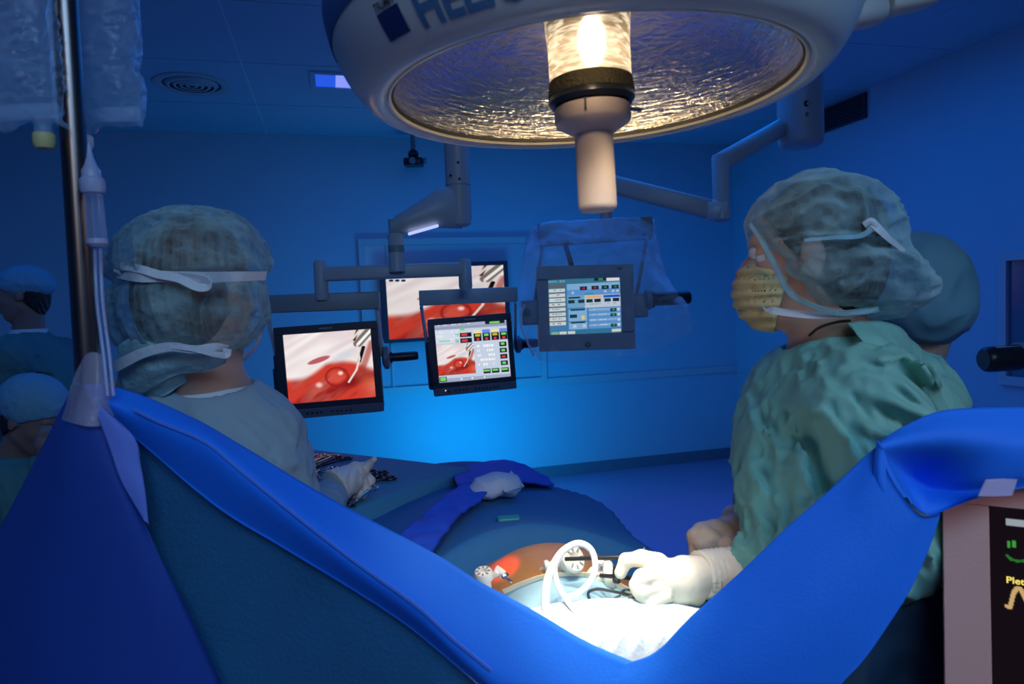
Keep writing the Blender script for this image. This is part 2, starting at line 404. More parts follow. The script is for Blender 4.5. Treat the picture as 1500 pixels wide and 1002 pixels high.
# round ceiling diffuser
dc = wplane(281, 123, 2, ZC)
dv = thing('ceiling_diffuser', 'round air diffuser with concentric rings in the ceiling above the left surgeon', 'vent', (dc[0], dc[1], ZC-.03), world=True)
MB().lathe([(.215, 0), (.215, -.008), (.19, -.014), (.165, -.006), (.165, 0)], dc, 40).build('outer_ring', M_enam, dv, world=True)
MB().lathe([(.165, -.001), (.0005, -.001)], dc, 32).build('recess', M_dark, dv, world=True)
for r in (.15, .115, .08, .045): MB().lathe([(r, -.002), (r-.012, -.016), (r-.028, -.016), (r-.018, -.004)], dc, 32).build('ring', M_enam, dv, world=True)
# recessed ceiling light
lt = thing('ceiling_light', 'recessed rectangular ceiling light glowing lilac beside the surgical lamp', 'ceiling light', (.5, 4.38, ZC-.02), world=True)
M_lil = mat('lilac_light', (.3, .3, .9), emit=(.20, .24, 1.0), estr=1.3); M_lil2 = mat('blue_light', (.1, .2, .9), emit=(.03, .14, .95), estr=.6)
xa, xb, ya_, yb_ = -.02, 1.16, 4.23, 4.47
for lo, hi in (((xa-.03, ya_-.03, ZC-.012), (xb+.03, ya_, ZC)), ((xa-.03, yb_, ZC-.012), (xb+.03, yb_+.03, ZC)), ((xa-.03, ya_, ZC-.012), (xa, yb_, ZC)), ((xb, ya_, ZC-.012), (xb+.03, yb_, ZC))):
    wbox('frame', lo, hi, M_ceil, lt)
for k in range(10):
    a = xa+k*(xb-xa)/10; wbox('light_panel', (a+.002, ya_, ZC-.006), (a+(xb-xa)/10-.002, yb_, ZC-.001), M_lil2 if k == 0 else M_lil, lt)
# small camera on the ceiling near the back wall
cc = pix(606, 238, 5.45)
cm = thing('ceiling_camera', 'small black camera hanging from the ceiling by the back wall', 'camera', cc)
MB().tube([cc+[0, 0, .06], [cc[0], cc[1], ZC]], .018, 12).lathe([(.05, -.012), (.05, 0), (.02, .0)], [cc[0], cc[1], ZC], 16, cap=True).build('stem', M_grey, cm)
MB().ball(cc+[0, 0, .062], .042, 10).build('joint', M_dark, cm)
MB().box(cc+[0, 0, 0], (.15, .12, .055), .2).build('camera_body', M_dark, cm)
MB().lathe([(.022, 0), (.026, .03), (.02, .035), (.001, .035)], cc+[0, -.055, 0], 16, axis=(0, -1, 0)).build('lens', M_grey, cm)
MB().box(cc+[.09, 0, .01], (.02, .05, .04), .2).build('bracket', M_grey, cm)

# ------------------------------------------------------------------ surgical lamp
lamp = thing('surgical_lamp', 'large round surgical lamp with rippled mirror dish and pale handle above the patient', 'lamp', LAMP_C)
LAX = unit([-.026, 0, 1]); LU = unit(np.cross([0, 1, 0], LAX)); LV = np.cross(LAX, LU)
def lrev(mb, prof, n=96): return mb.lathe(prof, LAMP_C, n, axis=LAX)
M_hous = mat('lamp_enamel', (.60, .66, .62), .38, coat=.3)
M_blueband = mat('lamp_blue_band', (.02, .06, .24), .4)
HP = np.array([(.236, .001), (.239, -.004), (.249, -.007), (.262, -.002), (.276, .014), (.288, .037), (.297, .066), (.301, .10), (.299, .125), (.29, .15), (.255, .18), (.18, .20), (.08, .21), (.001, .212)])
HPs = smoothline(np.c_[HP, np.zeros(len(HP))], 4)[:, :2]
lrev(MB(), [tuple(q) for q in HPs]).build('housing', M_hous, lamp)
zz = np.linspace(.050, .082, 8); rr = np.interp(zz, HPs[8:36, 1], HPs[8:36, 0])+.0012
lrev(MB(), [(r, z) for r, z in zip(rr, zz)]).build('blue_band', M_blueband, lamp)
# mirror dish
m = bpy.data.materials.new('rippled_mirror'); m.use_nodes = True; nt = m.node_tree; N = nt.nodes; L = nt.links; b = N['Principled BSDF']
b.inputs['Base Color'].default_value = (.88, .86, .78, 1); b.inputs['Metallic'].default_value = 1; b.inputs['Roughness'].default_value = .24
tc = N.new('ShaderNodeTexCoord'); mp = N.new('ShaderNodeMapping'); mp.inputs['Scale'].default_value = (34, 34, 330); L.new(tc.outputs['Object'], mp.inputs[0])
n1 = N.new('ShaderNodeTexNoise'); n1.inputs['Scale'].default_value = 1; n1.inputs['Detail'].default_value = 3; n1.inputs['Distortion'].default_value = .6; L.new(mp.outputs[0], n1.inputs[0])
n2 = N.new('ShaderNodeTexNoise'); n2.inputs['Scale'].default_value = 120; L.new(tc.outputs['Object'], n2.inputs[0])
ad = N.new('ShaderNodeMath'); ad.operation = 'MULTIPLY_ADD'; ad.inputs[1].default_value = .25; L.new(n2.outputs[0], ad.inputs[0]); L.new(n1.outputs[0], ad.inputs[2])
bp = N.new('ShaderNodeBump'); bp.inputs['Strength'].default_value = .9; bp.inputs['Distance'].default_value = .004; L.new(ad.outputs[0], bp.inputs['Height']); L.new(bp.outputs[0], b.inputs['Normal'])
M_mirror = m
RP = [(.2345, .003), (.229, .02), (.212, .04), (.18, .06), (.142, .073), (.095, .081), (.050, .084)]
lrev(MB(), [tuple(q) for q in smoothline(np.array([(a, b_, 0) for a, b_ in RP]), 5)[:, :2]]).build('reflector', M_mirror, lamp)
lrev(MB(), [(.2325, .0015), (.2342, -.0042), (.2365, -.0045), (.2385, .001)]).build('rim_seal', mat('lit_rim', (.95, .85, .55), .5, coat=.5), lamp)  # gold tone paints the lit line along the dish rim
lrev(MB(), [(.2305, .004), (.2305, -.0005), (.2325, .0)]).build('dark_gasket', M_black, lamp)
# lamp glass column, bulb inside
m = bpy.data.materials.new('lamp_glass'); m.use_nodes = True; nt = m.node_tree; N = nt.nodes; L = nt.links; b = N['Principled BSDF']
b.inputs['Base Color'].default_value = (1, .86, .66, 1); b.inputs['Roughness'].default_value = .6; b.inputs['Transmission Weight'].default_value = .5
b.inputs['IOR'].default_value = 1.2
tc = N.new('ShaderNodeTexCoord'); mp = N.new('ShaderNodeMapping'); mp.inputs['Scale'].default_value = (50, 50, 220); L.new(tc.outputs['Object'], mp.inputs[0])
n1 = N.new('ShaderNodeTexNoise'); n1.inputs['Scale'].default_value = 1; n1.inputs['Detail'].default_value = 3; n1.inputs['Distortion'].default_value = .8; L.new(mp.outputs[0], n1.inputs[0])
bp = N.new('ShaderNodeBump'); bp.inputs['Strength'].default_value = 1.0; bp.inputs['Distance'].default_value = .004; L.new(n1.outputs[0], bp.inputs['Height']); L.new(bp.outputs[0], b.inputs['Normal'])
rp = N.new('ShaderNodeValToRGB'); rp.color_ramp.elements[0].position = .42; rp.color_ramp.elements[0].color = (.16, .10, .05, 1); rp.color_ramp.elements[1].position = .62; rp.color_ramp.elements[1].color = (1, .82, .55, 1)
L.new(n1.outputs[0], rp.inputs[0]); L.new(rp.outputs[0], b.inputs['Emission Color']); b.inputs['Emission Strength'].default_value = .9
M_lglass = m
lrev(MB(), [(.0475, -.004), (.048, .02), (.048, .05), (.050, .084)], 64).build('lamp_glass', M_lglass, lamp)
bulb = LAMP_C+LAX*.045
MB().ball(bulb+np.array([0, -.030, .004]), (.015, .010, .030), 10).build('bulb', mat('bulb_glow', (1, 1, 1), emit=(1, .86, .62), estr=4.5), lamp)
M_bring = mat('collar_black', (.02, .024, .028), .3)
collar = lrev(MB(), [(.044, .004), (.048, .000), (.0505, -.005), (.0508, -.010), (.047, -.015), (.036, -.016), (.03, -.016)], 64).build('collar', M_bring, lamp)
lrev(MB(), [(.0485, .014), (.0490, .012), (.0505, .002), (.0508, -.004), (.046, -.004)], 64).build('mesh_collar', mat('brass_mesh', (.10, .085, .04), .7, metal=.3, bump=[('noise', 300, .6)]), collar)
M_hand = mat('sterile_handle', (.80, .66, .56), .55)
flange = lrev(MB(), [(.030, -.015), (.0440, -.017), (.0450, -.019), (.0450, -.032), (.0435, -.036), (.027, -.046), (.0225, -.048), (.0225, -.055)], 48).build('handle_flange', M_hand, lamp)
lrev(MB(), [(.0226, -.050), (.0228, -.065), (.0228, -.131), (.0218, -.136), (.019, -.1385), (.001, -.1400)], 48).build('handle', M_hand, lamp)
fp = LAMP_C+np.array([-.0125, -.0435, -.024]); MB().box(fp, (.0022, .003, .014), .1).build('index_mark', M_black, flange)
MB().tube([LAMP_C+[.040, -.02, -.025], LAMP_C+[.055, -.016, -.026]], .0028, 8).build('locking_pin', M_steel, flange)
# printing on the housing wall: letters laid over the curved enamel
seg = HPs[12:40]
def lsurf(phi, s, out=.0012):
    d = np.r_[0, np.cumsum(np.linalg.norm(np.diff(seg, axis=0), axis=1))]; r = np.interp(s, d, seg[:, 0])+out; z = np.interp(s, d, seg[:, 1])
    e = np.cross(LAX, LU); return LAMP_C+z[..., None]*LAX+(r*np.sin(phi))[..., None]*LU-(r*np.cos(phi))[..., None]*LV
def text_mesh(s, bold=0., res=3):
    c = bpy.data.curves.new('t', 'FONT'); c.body = s; c.offset = bold; c.resolution_u = res; o = bpy.data.objects.new('t', c); COL.objects.link(o)
    dg = bpy.context.evaluated_depsgraph_get(); me = bpy.data.meshes.new_from_object(o.evaluated_get(dg)); bpy.data.objects.remove(o)
    bm = bmesh.new(); bm.from_mesh(me); bmesh.ops.triangulate(bm, faces=bm.faces)
    for _ in range(2): bmesh.ops.subdivide_edges(bm, edges=[e for e in bm.edges if e.calc_length() > .12], cuts=1)
    bmesh.ops.triangulate(bm, faces=bm.faces)
    V = np.array([v.co[:] for v in bm.verts]); F = [tuple(v.index for v in f.verts) for f in bm.faces]; bm.free(); return V, F
M_logo = mat('logo_navy', (.01, .03, .14), .5); M_logo2 = mat('logo_steel_blue', (.07, .19, .36), .5); M_logok = mat('logo_black', (.02, .03, .03), .5)
def print_on(name, V, F, phi0, s0, size, m, wid=1.0):
    phi = phi0+V[:, 0]*size*wid/.30; s = s0+V[:, 1]*size; mk(name, lsurf(phi, s), F, m, lamp, smooth=False)
V, F = text_mesh('HELION', .03); print_on('lettering', V, F, -.690, .0085, .046, M_logo2, .95)
V, F = text_mesh('TRUMPF', .02); print_on('lettering', V, F, -.857, .0375, .0105, M_logok, .83)
g = np.array([(x, y) for x in np.linspace(0, 1, 7) for y in np.linspace(0, 1, 7)])
Fq = [(i*7+j, (i+1)*7+j, (i+1)*7+j+1, i*7+j+1) for i in range(6) for j in range(6)]
g[:, 0] *= 1.36; print_on('emblem_square', g, Fq, -.857, .0112, .0250, M_logo, 1.0)
# yoke and arm to the side
M_yoke = mat('yoke_enamel', (.50, .50, .47), .45)
MB().bar(pix(1215, 8, .86), pix(1276, 2, .90), .05, .062, rad=.3).build('yoke', M_yoke, lamp)
MB().bar(pix(1284, -18, .90), pix(1350, -28, .93), .05, .072, rad=.2).bar(pix(1278, -20, .9), pix(1286, -20, .9), .04, .052).build('arm', M_yoke, lamp)
MB().bar(pix(1345, -60, .93), pix(1500, -420, 1.2), .06, .06, rad=.3).build('support_arm', M_yoke, lamp)
MB().bar(pix(1281, 8, .87), pix(1281, -45, .89), .003, .004).build('joint_gap', M_black, lamp)

# ------------------------------------------------------------------ screens
def canvas(w, h, col): c = np.zeros((h, w, 3)); c[:] = col; return c
def lin(c): c = np.asarray(c, float)/255.; return np.where(c <= .04045, c/12.92, ((c+.055)/1.055)**2.4)
def rect(c, x0, y0, x1, y1, col, soft=0):
    h, w = c.shape[:2]; c[int(round(y0*h)):int(round(y1*h)), int(round(x0*w)):int(round(x1*w))] = col
def endo(w, h):
    x, y = np.meshgrid(np.linspace(0, 1, w), np.linspace(0, 1, h)); p = np.stack([x*3, y*3, 0*x], -1).reshape(-1, 3)
    pr = np.stack([(x*.82-y*.57)*1.2, (x*.57+y*.82)*5, 0*x], -1).reshape(-1, 3)
    n1 = snoise(pr, 3, 1).reshape(h, w); n2 = snoise(pr, 7, 2).reshape(h, w); n3 = snoise(pr, 16, 3).reshape(h, w)
    mixc = lambda a, b, t: a*(1-t[..., None])+b*t[..., None]
    sm = lambda e0, e1, v: np.clip((v-e0)/(e1-e0), 0, 1)**2*(3-2*np.clip((v-e0)/(e1-e0), 0, 1))
    A = lambda *c: np.array(c, float)
    wh = mixc(A(246, 238, 236)*np.ones((h, w, 3)), A(205, 180, 190), np.clip(.3+.35*np.sin((y+.55*x)*34+n1*7)*(.5+n1)+.5*n2, 0, 1)*sm(.0, .9, 1-y)*.6)
    red = mixc(A(205, 62, 48)*np.ones((h, w, 3)), A(135, 24, 26), np.clip(.4+n1*1.5+n2*.9, 0, 1))
    red = mixc(red, A(238, 130, 110), np.clip(n2*1.2+n3*.8-.05, 0, 1))
    red = mixc(red, A(250, 215, 205), sm(.42, .7, n3*.6+n2*.6)*.6)
    bnd = .66-.42*x+.06*np.sin(x*7)+np.where(x > .45, (x-.45)*.55, 0)+.02*n2
    red = mixc(red, A(110, 20, 24), np.clip(n3*1.2+n2*.5-.1, 0, 1)*.8); red = mixc(red, A(240, 160, 145), sm(.75, 1.0, x)*sm(.5, .9, y)*np.clip(n2+.4, 0, 1)*.6)
    img = mixc(wh, red, sm(-.05, .06, y-bnd))
    # ragged flap, bubble, folds
    t = sm(.035, .0, np.hypot((x-.38)/1.0, (y-.40+.32*(x-.38))*3.4)-.11); img = mixc(img, A(178, 70, 78), t*.85)
    d = np.hypot(x-.57, (y-.66)*.95); img = mixc(img, A(150, 30, 28), sm(.025, .0, abs(d-.125))*.8); img = mixc(img, A(215, 85, 70), sm(.11, .05, d)*.8)
    img = mixc(img, A(255, 215, 205), sm(.045, .01, np.hypot(x-.615, y-.61)))
    img = mixc(img, A(245, 225, 222), sm(.06, .01, np.hypot(x-.36, (y-.76)))*.8)
    img = mixc(img, A(225, 120, 80), sm(.2, .0, np.hypot(x-.92, y-.74))*.45)
    # grey translucent membrane
    img = mixc(img, A(205, 212, 222), sm(.16, .04, np.hypot((x-.66)*.8, (y-.36+.45*(x-.66))*1.7))*.75)
    # instrument shaft, jaws, hook
    def seg(a, b, wd): a = np.array(a); b = np.array(b); ab = b-a; q = np.stack([x, y], -1)-a; tt = np.clip((q@ab)/(ab@ab), 0, 1); return np.linalg.norm(q-tt[..., None]*ab, axis=-1)/wd
    s1 = seg((1.02, -.02), (.84, .2), .055); img = mixc(img, A(120, 112, 105), sm(1.1, .8, s1)); img = mixc(img, A(250, 248, 240), sm(.45, .2, seg((1.0, .02), (.84, .21), .055)))
    img = mixc(img, A(90, 20, 30), sm(1.1, .6, seg((.86, -.02), (.80, .14), .02)))
    img = mixc(img, A(225, 220, 210), sm(1.2, .5, seg((.88, .0), (.78, .13), .016)))
    img = mixc(img, A(25, 18, 18), sm(1.1, .8, seg((.90, .26), (.84, .46), .022)))
    for a, b_ in (((.83, .22), (.845, .42)), ((.845, .42), (.80, .58)), ((.80, .58), (.70, .75))): img = mixc(img, A(232, 222, 215), sm(1.1, .6, seg(a, b_, .014)))
    img = mixc(img, A(160, 55, 45), sm(1.1, .3, seg((1.0, .2), (.86, .6), .05))*.6)
    return lin(np.clip(img, 0, 255))
def paint_rows(c, rs, x0, y0, x1, y1, col, nrow, p=.6):
    hh = (y1-y0)/nrow
    for r in range(nrow):
        x = x0
        while x < x1:
            wl = rs.uniform(.01, .035)
            if rs.rand() < p: rect(c, x, y0+r*hh, min(x+wl, x1), y0+r*hh+hh*.5, col)
            x += wl+.01
def ui_light(w, h):
    c = canvas(w, h, lin((200, 212, 232))); rs = np.random.RandomState(4); D = lin((25, 35, 40)); G = lin((120, 215, 110)); R = lin((225, 60, 70)); Wt = lin((250, 250, 252))
    rect(c, 0, 0, 1, .05, lin((170, 178, 205))); rect(c, 0, .05, 1, .10, lin((150, 160, 190))); rect(c, 0, .93, 1, 1, lin((165, 175, 200))); rect(c, .0, .1, .34, .33, lin((215, 224, 238)))
    rect(c, .70, .0, .97, .05, D); rect(c, .76, .01, .9, .045, G); rect(c, .35, .09, .41, .13, G)
    e = endo(int(w*.52), int(h*.52)); y0 = int(h*.36); c[y0:y0+e.shape[0], 0:e.shape[1]] = e
    for y in (.17, .27):
        rect(c, .34, y, .50, y+.075, D); rect(c, .36, y+.015, .44, y+.055, R); rect(c, .27, y+.01, .32, y+.06, lin((150, 200, 170)))
    for i, x in enumerate((.53, .65, .77, .89)):
        rect(c, x, .14, x+.105, .20, lin((110, 140, 230)) if i % 2 else lin((240, 225, 170))); rect(c, x, .20, x+.105, .33, D)
        rect(c, x+.02, .215, x+.085, .255, G if i % 2 else lin((190, 190, 70))); rect(c, x+.035, .28, x+.07, .32, R)
    for i, y in enumerate((.37, .48, .59, .70)):
        rect(c, .87, y, .97, y+.08, D); rect(c, .895, y+.02, .945, y+.06, R if i == 2 else G)
    for x in (.62, .74, .87): rect(c, x, .82, x+.105, .90, D); rect(c, x+.01, .835, x+.09, .87, G)
    rect(c, .01, .90, .11, .99, D); rect(c, .02, .91, .1, .97, G)
    paint_rows(c, rs, .56, .40, .80, .80, Wt, 5); paint_rows(c, rs, .03, .13, .3, .32, lin((235, 240, 245)), 3); paint_rows(c, rs, .05, .01, .5, .05, Wt, 1)
    rect(c, .05, .28, .2, .31, lin((160, 215, 170)))
    for x in (.3, .45, .62): rect(c, x, .95, x+.02, .97, Wt)
    return c
def ui_blue(w, h):
    c = canvas(w, h, lin((70, 135, 190))); rs = np.random.RandomState(9); D = lin((15, 60, 65)); K = lin((25, 30, 35)); Wt = lin((225, 232, 232)); B1 = lin((140, 190, 235)); B2 = lin((100, 160, 225))
    rect(c, 0, 0, 1, .09, lin((60, 125, 150))); rect(c, .0, .09, .25, .83, lin((70, 120, 140))); rect(c, 0, .92, 1, 1, lin((55, 125, 165)))
    rect(c, .64, 0, .82, .06, K); rect(c, .70, .01, .76, .05, lin((60, 150, 90))); rect(c, .81, 0, .99, .07, lin((240, 240, 240)))
    paint_rows(c, rs, .01, .02, .3, .08, lin((130, 180, 200)), 1)
    rect(c, 0, .09, .23, .15, lin((105, 105, 115)))
    for i in range(8):
        y = .165+i*.085; rect(c, .0, y, .235, y+.062, Wt); rect(c, 0, y, .018, y+.06, lin((215, 200, 110)) if i > 2 else lin((150, 190, 190))); paint_rows(c, rs, .05, y+.015, .18, y+.06, lin((150, 160, 165)), 1)
    g = np.linspace(0, 1, h)[:, None, None]
    rect(c, .26, .09, 1, .30, B1); rect(c, .26, .20, 1, .30, B2)
    for x, q in ((.44, (190, 40, 60)), (.60, (190, 40, 60)), (.74, (60, 150, 90)), (.88, (60, 150, 90))): rect(c, x, .15, x+.10, .21, K); rect(c, x+.03, .165, x+.07, .195, lin(q))
    for x in (.32, .77, .88, .94): rect(c, x, .235, x+.035, .275, lin((190, 215, 235)))
    rect(c, .50, .265, .63, .295, lin((60, 165, 130)))
    rect(c, .26, .30, .5, .52, lin((120, 175, 215))); rect(c, .28, .325, .44, .355, K)
    rect(c, .5, .31, 1, .53, lin((205, 220, 235))); rect(c, .51, .32, .74, .365, lin((250, 190, 130))); rect(c, .76, .32, .99, .365, lin((20, 100, 215)))
    for x in (.27, .41, .52, .635, .77, .89): rect(c, x, .38, x+.09, .44, K if x in (.635, .89) else D)
    paint_rows(c, rs, .40, .46, .98, .50, lin((150, 175, 200)), 1)
    for y, n_ in ((.55, 0), (.78, 1)): rect(c, .27, y, .53, y+(.21 if n_ == 0 else .13), B1); rect(c, .30, y-.005, .50, y+.02, D)
    rect(c, .29, .64, .39, .70, D); rect(c, .45, .67, .495, .74, lin((235, 225, 150)))
    for x in (.33, .46): rect(c, x, .82, x+.05, .88, lin((200, 220, 240)))
    for i, y in enumerate((.55, .64, .735, .825)):
        rect(c, .55, y, 1, y+.085, B2); rect(c, .55, y, 1, y+.04, B1); paint_rows(c, rs, .58, y+.01, .8, y+.05, lin((215, 230, 245)), 1)
        if i != 2: rect(c, .85, y+.012, .935, y+.067, D); rect(c, .88, y+.025, .91, y+.05, lin((80, 170, 80)))
        rect(c, .95, y+.01, .98, y+.06, lin((220, 230, 240)))
    for x in (.03, .14, .255, .86): rect(c, x, .935, x+(.1 if x < .8 else .13), .985, lin((220, 228, 220)) if x > .05 else lin((150, 190, 150)))
    return c
def screen(name, O, ex, ey, img, parent, estr=1.0, lab=None):
    h, w = img.shape[:2]; s, t = np.meshgrid(np.linspace(0, 1, w), np.linspace(0, 1, h)); P = O+s.ravel()[:, None]*ex+t.ravel()[:, None]*ey
    i = np.arange(w*h).reshape(h, w); F = np.c_[i[:-1, :-1].ravel(), i[1:, :-1].ravel(), i[1:, 1:].ravel(), i[:-1, 1:].ravel()]
    return mk(name, P, F, mat('screen_%.2f' % estr, vc=True, estr=estr), parent, smooth=False, colors=img.reshape(-1, 3), label=lab)
def monitor(name, label, TL, TR, BL, depth, mB, img, bez, estr, group=None, cat='monitor', buttons=0, chin=None, lip=None, rad=.05):
    TL, TR, BL = [np.asarray(q) for q in (TL, TR, BL)]; ex = TR-TL; ey = BL-TL; W_, H_ = np.linalg.norm(ex), np.linalg.norm(ey); ux, uy = unit(ex), unit(ey); n = unit(np.cross(ex, ey))
    if n[1] < 0: n = -n      # away from the viewer
    t = thing(name, label, cat, (TL+TR)/2+ey*1.0, group)
    P = lambda a, b, c=0.: TL+a*ex+b*ey+c*n
    l, r, tp, bt = bez; d = depth
    mb = MB(); mb.bar(P(.5, .5, .012), P(.5, .5, d), W_*1.0, H_*1.0, up=-uy, rad=rad); mb.build('back_shell', mB, t)
    fr = MB()
    for (a0, b0, a1, b1) in ((0, 0, 1, tp), (0, 1-bt, 1, 1), (0, tp, l, 1-bt), (1-r, tp, 1, 1-bt)):
        fr.bar(P((a0+a1)/2, (b0+b1)/2, -.004), P((a0+a1)/2, (b0+b1)/2, .014), (a1-a0)*W_, (b1-b0)*H_, up=-uy, rad=.08)
    fr.build('bezel', mB, t)
    screen('screen', P(l-.002, tp-.002, .004), ex*(1-l-r+.004), ey*(1-tp-bt+.004), img, t, estr)
    if chin:
        strip = MB().bar(P(.5, 1-chin/2, -.010), P(.5, 1-chin/2, .01), W_*.99, chin*H_, up=-uy, rad=.2).build('control_strip', mat('strip_grey', (.16, .20, .24), .4), t)
        for k in range(buttons):
            a = .26+k*.045+(.06 if k > 3 else 0); MB().bar(P(a, 1-chin*.5, -.013), P(a, 1-chin*.5, -.009), .008, .007, up=-uy).build('button', M_dark, strip)
        MB().lathe([(.006, 0), (.006, .004), (.001, .005)], P(.17, 1-chin*.5, -.010), 10, axis=-n).build('knob', M_dark, strip)
        MB().lathe([(.003, 0), (.003, .002), (.0005, .003)], P(.14, 1-chin*.6, -.010), 8, axis=-n).build('indicator_lamp', mat('indicator', (.9, .9, .7), emit=(.9, .9, .6), estr=.8), strip)
        MB().bar(P(.5, tp*.5, -.006), P(.5, tp*.5, -.004), .05, .006, up=-uy, rad=.1).build('name_strip', mat('strip_light', (.25, .28, .3), .4), t)
    return t, P, n, ux, uy
def grip(mb_parent, base, axis, flange_r, r, ln):
    MB().lathe([(flange_r*.6, -.02), (flange_r, -.012), (flange_r, .004), (flange_r*.7, .01)], base, 20, axis=axis, cap=True).build('handle_mount', M_grey, mb_parent)
    MB().lathe([(r*1.3, .006), (r*1.3, .018), (r, .02), (r*1.05, ln*.5), (r, ln-.008), (r*.8, ln), (.001, ln)], base, 20, axis=axis).build('handle', M_dark, mb_parent)

M_navy = mat('monitor_navy', (.035, .045, .065), .4)
F1 = 2.6
E1 = endo(200, 160)
mon1, P1, n_, ux, uy = monitor('surgical_monitor', 'left flat monitor on the boom showing pink tissue full screen', pix(400, 480, F1-.02), pix(552, 470, F1+.03), pix(412, 615, F1-.02), .06, M_navy, E1, (.085, .07, .085, .165), 1.0, 'flat monitors on the ceiling boom', chin=.10, buttons=9)
MB().bar(P1(.03, .30, .035), P1(.03, .92, .035), .05, .05, up=ux, rad=.2).bar(P1(-.035, .45, .05), P1(-.035, .8, .05), .05, .015, up=ux, rad=.2).build('side_bracket', M_navy, mon1)
grip(mon1, P1(1.07, .42, .045), ux, .045, .017, .12)
F2 = 3.0
mon2, P2, n_, ux, uy = monitor('surgical_monitor', 'middle flat monitor showing a small tissue picture among pale readouts', pix(626, 467, F2-.03), pix(748, 459, F2+.03), pix(636, 580, F2-.03), .06, M_navy, ui_light(180, 150), (.075, .06, .085, .165), .95, 'flat monitors on the ceiling boom', chin=.10, buttons=11)
MB().bar(P2(.02, .30, .05), P2(.02, .92, .05), .10, .05, up=ux, rad=.3).build('side_bracket', M_navy, mon2)
grip(mon2, P2(1.09, .42, .05), ux, .04, .02, .09)
F3 = 2.75
M_tgrey = mat('touch_grey', (.27, .29, .30), .5)
mon3, P3, n_, ux, uy = monitor('touch_panel', 'grey touch panel with blue menu screen under clear plastic', pix(786, 392, F3), pix(927, 385, F3+.02), pix(790, 517, F3-.02), .05, M_tgrey, ui_blue(180, 150), (.115, .14, .155, .195), .85, cat='monitor', rad=.08)
MB().bar(P3(.5, .5, .045), P3(.5, .5, .08), .25, .2, up=-uy, rad=.2).build('rear_box', M_tgrey, mon3)
MB().bar(P3(.01, .52, .03), P3(-.16, .52, .03), .04, .10, up=-uy, rad=.3).build('side_bracket', M_tgrey, mon3)
MB().lathe([(.016, -.004), (.016, .004), (.001, .005)], P3(-.11, .52, .005), 16, axis=-n_).build('side_knob', M_dark, mon3)
MB().bar(P3(1.0, .50, .03), P3(1.15, .50, .03), .04, .10, up=-uy, rad=.3).build('side_bracket', M_tgrey, mon3)
grip(mon3, P3(1.17, .44, .02), ux, .042, .027, .17)
MB().lathe([(.012, 0), (.012, .004), (.006, .005)], P3(.5, .93, -.006), 14, axis=-n_).build('logo_disc', M_navy, mon3)
MB().bar(P3(.86, .06, -.005), P3(.86, .06, -.003), .022, .008, up=-uy).build('sensor', M_dark, mon3)
# wall monitor
O = [wplane(556, 389, 1, YB-.09), wplane(743, 381, 1, YB-.09), wplane(563, 504, 1, YB-.09)]
O = [WL(q) for q in O]
mon4, P4, n4, ux, uy = monitor('wall_monitor', 'large wide screen on the back wall behind the boom showing the same tissue', O[0], O[1], O[2], .06, M_navy, endo(220, 130), (.04, .035, .055, .045), .85, rad=.03)
MB().bar(P4(.5, .5, .055), P4(.5, .5, .088), .4, .3, up=-uy, rad=.1).build('wall_mount', M_grey, mon4)

# ------------------------------------------------------------------ boom
M_boom = mat('boom_enamel', (.42, .46, .46), .4, vary=.02)
boom = thing('ceiling_boom', 'grey ceiling boom with elbow arm and cross beams carrying the two flat monitors', 'equipment arm', pix(672, 330, 2.7))
cb = pix(673, 316, 2.72)
MB().lathe([(.001, -.045), (.03, -.045), (.044, -.035), (.049, -.01), (.049, ZC-cb[2])], cb, 28).build('column', M_boom, boom)
MB().lathe([(.0505, 0), (.0505, .003)], cb+[0, 0, .115], 28, cap=True).build('seam_ring', M_grey, boom)
for u, v in ((671, 238), (660, 257), (673, 262)): q = pix(u, v, 2.672); MB().ball(q, .0055, 6).build('screw', M_dark, boom)
q0 = pix(585, 338, 2.66)
def arm_section(c, w_, h_, n=16): a = np.arange(n)*2*pi/n; return np.array([c+[0, 0, 0]+np.array([0, np.cos(t)*w_, np.sin(t)*h_]) for t in a])
MB().loft([arm_section(pix(574, 334, 2.66), .035, .028), arm_section(pix(580, 331, 2.66), .042, .038), arm_section(pix(610, 319, 2.67), .045, .055), arm_section(pix(640, 306, 2.69), .048, .075), arm_section(pix(662, 303, 2.70), .045, .085), arm_section(pix(676, 303, 2.72), .04, .085)]).build('elbow_arm', M_boom, boom)
MB().bar(pix(598, 343, 2.635), pix(642, 330.5, 2.655), .025, .010, rad=.3).build('light_strip', mat('led_strip', (.8, .8, .9), emit=(.55, .6, 1.0), estr=.9), boom)
hb = pix(582, 398, 2.66)
MB().lathe([(.030, 0), (.030, .14), (.026, .145), (.026, .20)], hb, 24, cap=True).build('stem', M_boom, boom)
MB().lathe([(.0315, .075), (.0315, .1)], hb, 24, cap=True).build('stem_collar', mat('collar_green', (.16, .28, .25), .5), boom)
XA, XB = pix(470, 402, 2.66), pix(681, 394, 2.74)
MB().bar(XA, XB, .05, .056, rad=.25).build('cross_beam', M_boom, boom)
for k in range(3): q = pix(573+k*9, 411, 2.63); MB().ball(q, (.009, .009, .005), 6).build('bolt', M_boom, boom)
MB().lathe([(.02, .055), (.026, .045), (.027, -.09), (.024, -.1)], XA, 20, cap=True).build('end_pivot', M_boom, boom)
MB().lathe([(.02, .040), (.026, .033), (.027, -.07), (.024, -.08)], XB, 20, cap=True).build('end_pivot', M_boom, boom)
MB().bar(pix(386, 446, 2.66), pix(556, 440, 2.70), .05, .070, rad=.12).build('monitor_beam', mat('beam_dull', (.26, .30, .31), .45), boom)
MB().bar(pix(614, 437, 2.86), pix(757, 431, 2.92), .05, .064, rad=.12).build('monitor_beam', M_boom, boom)
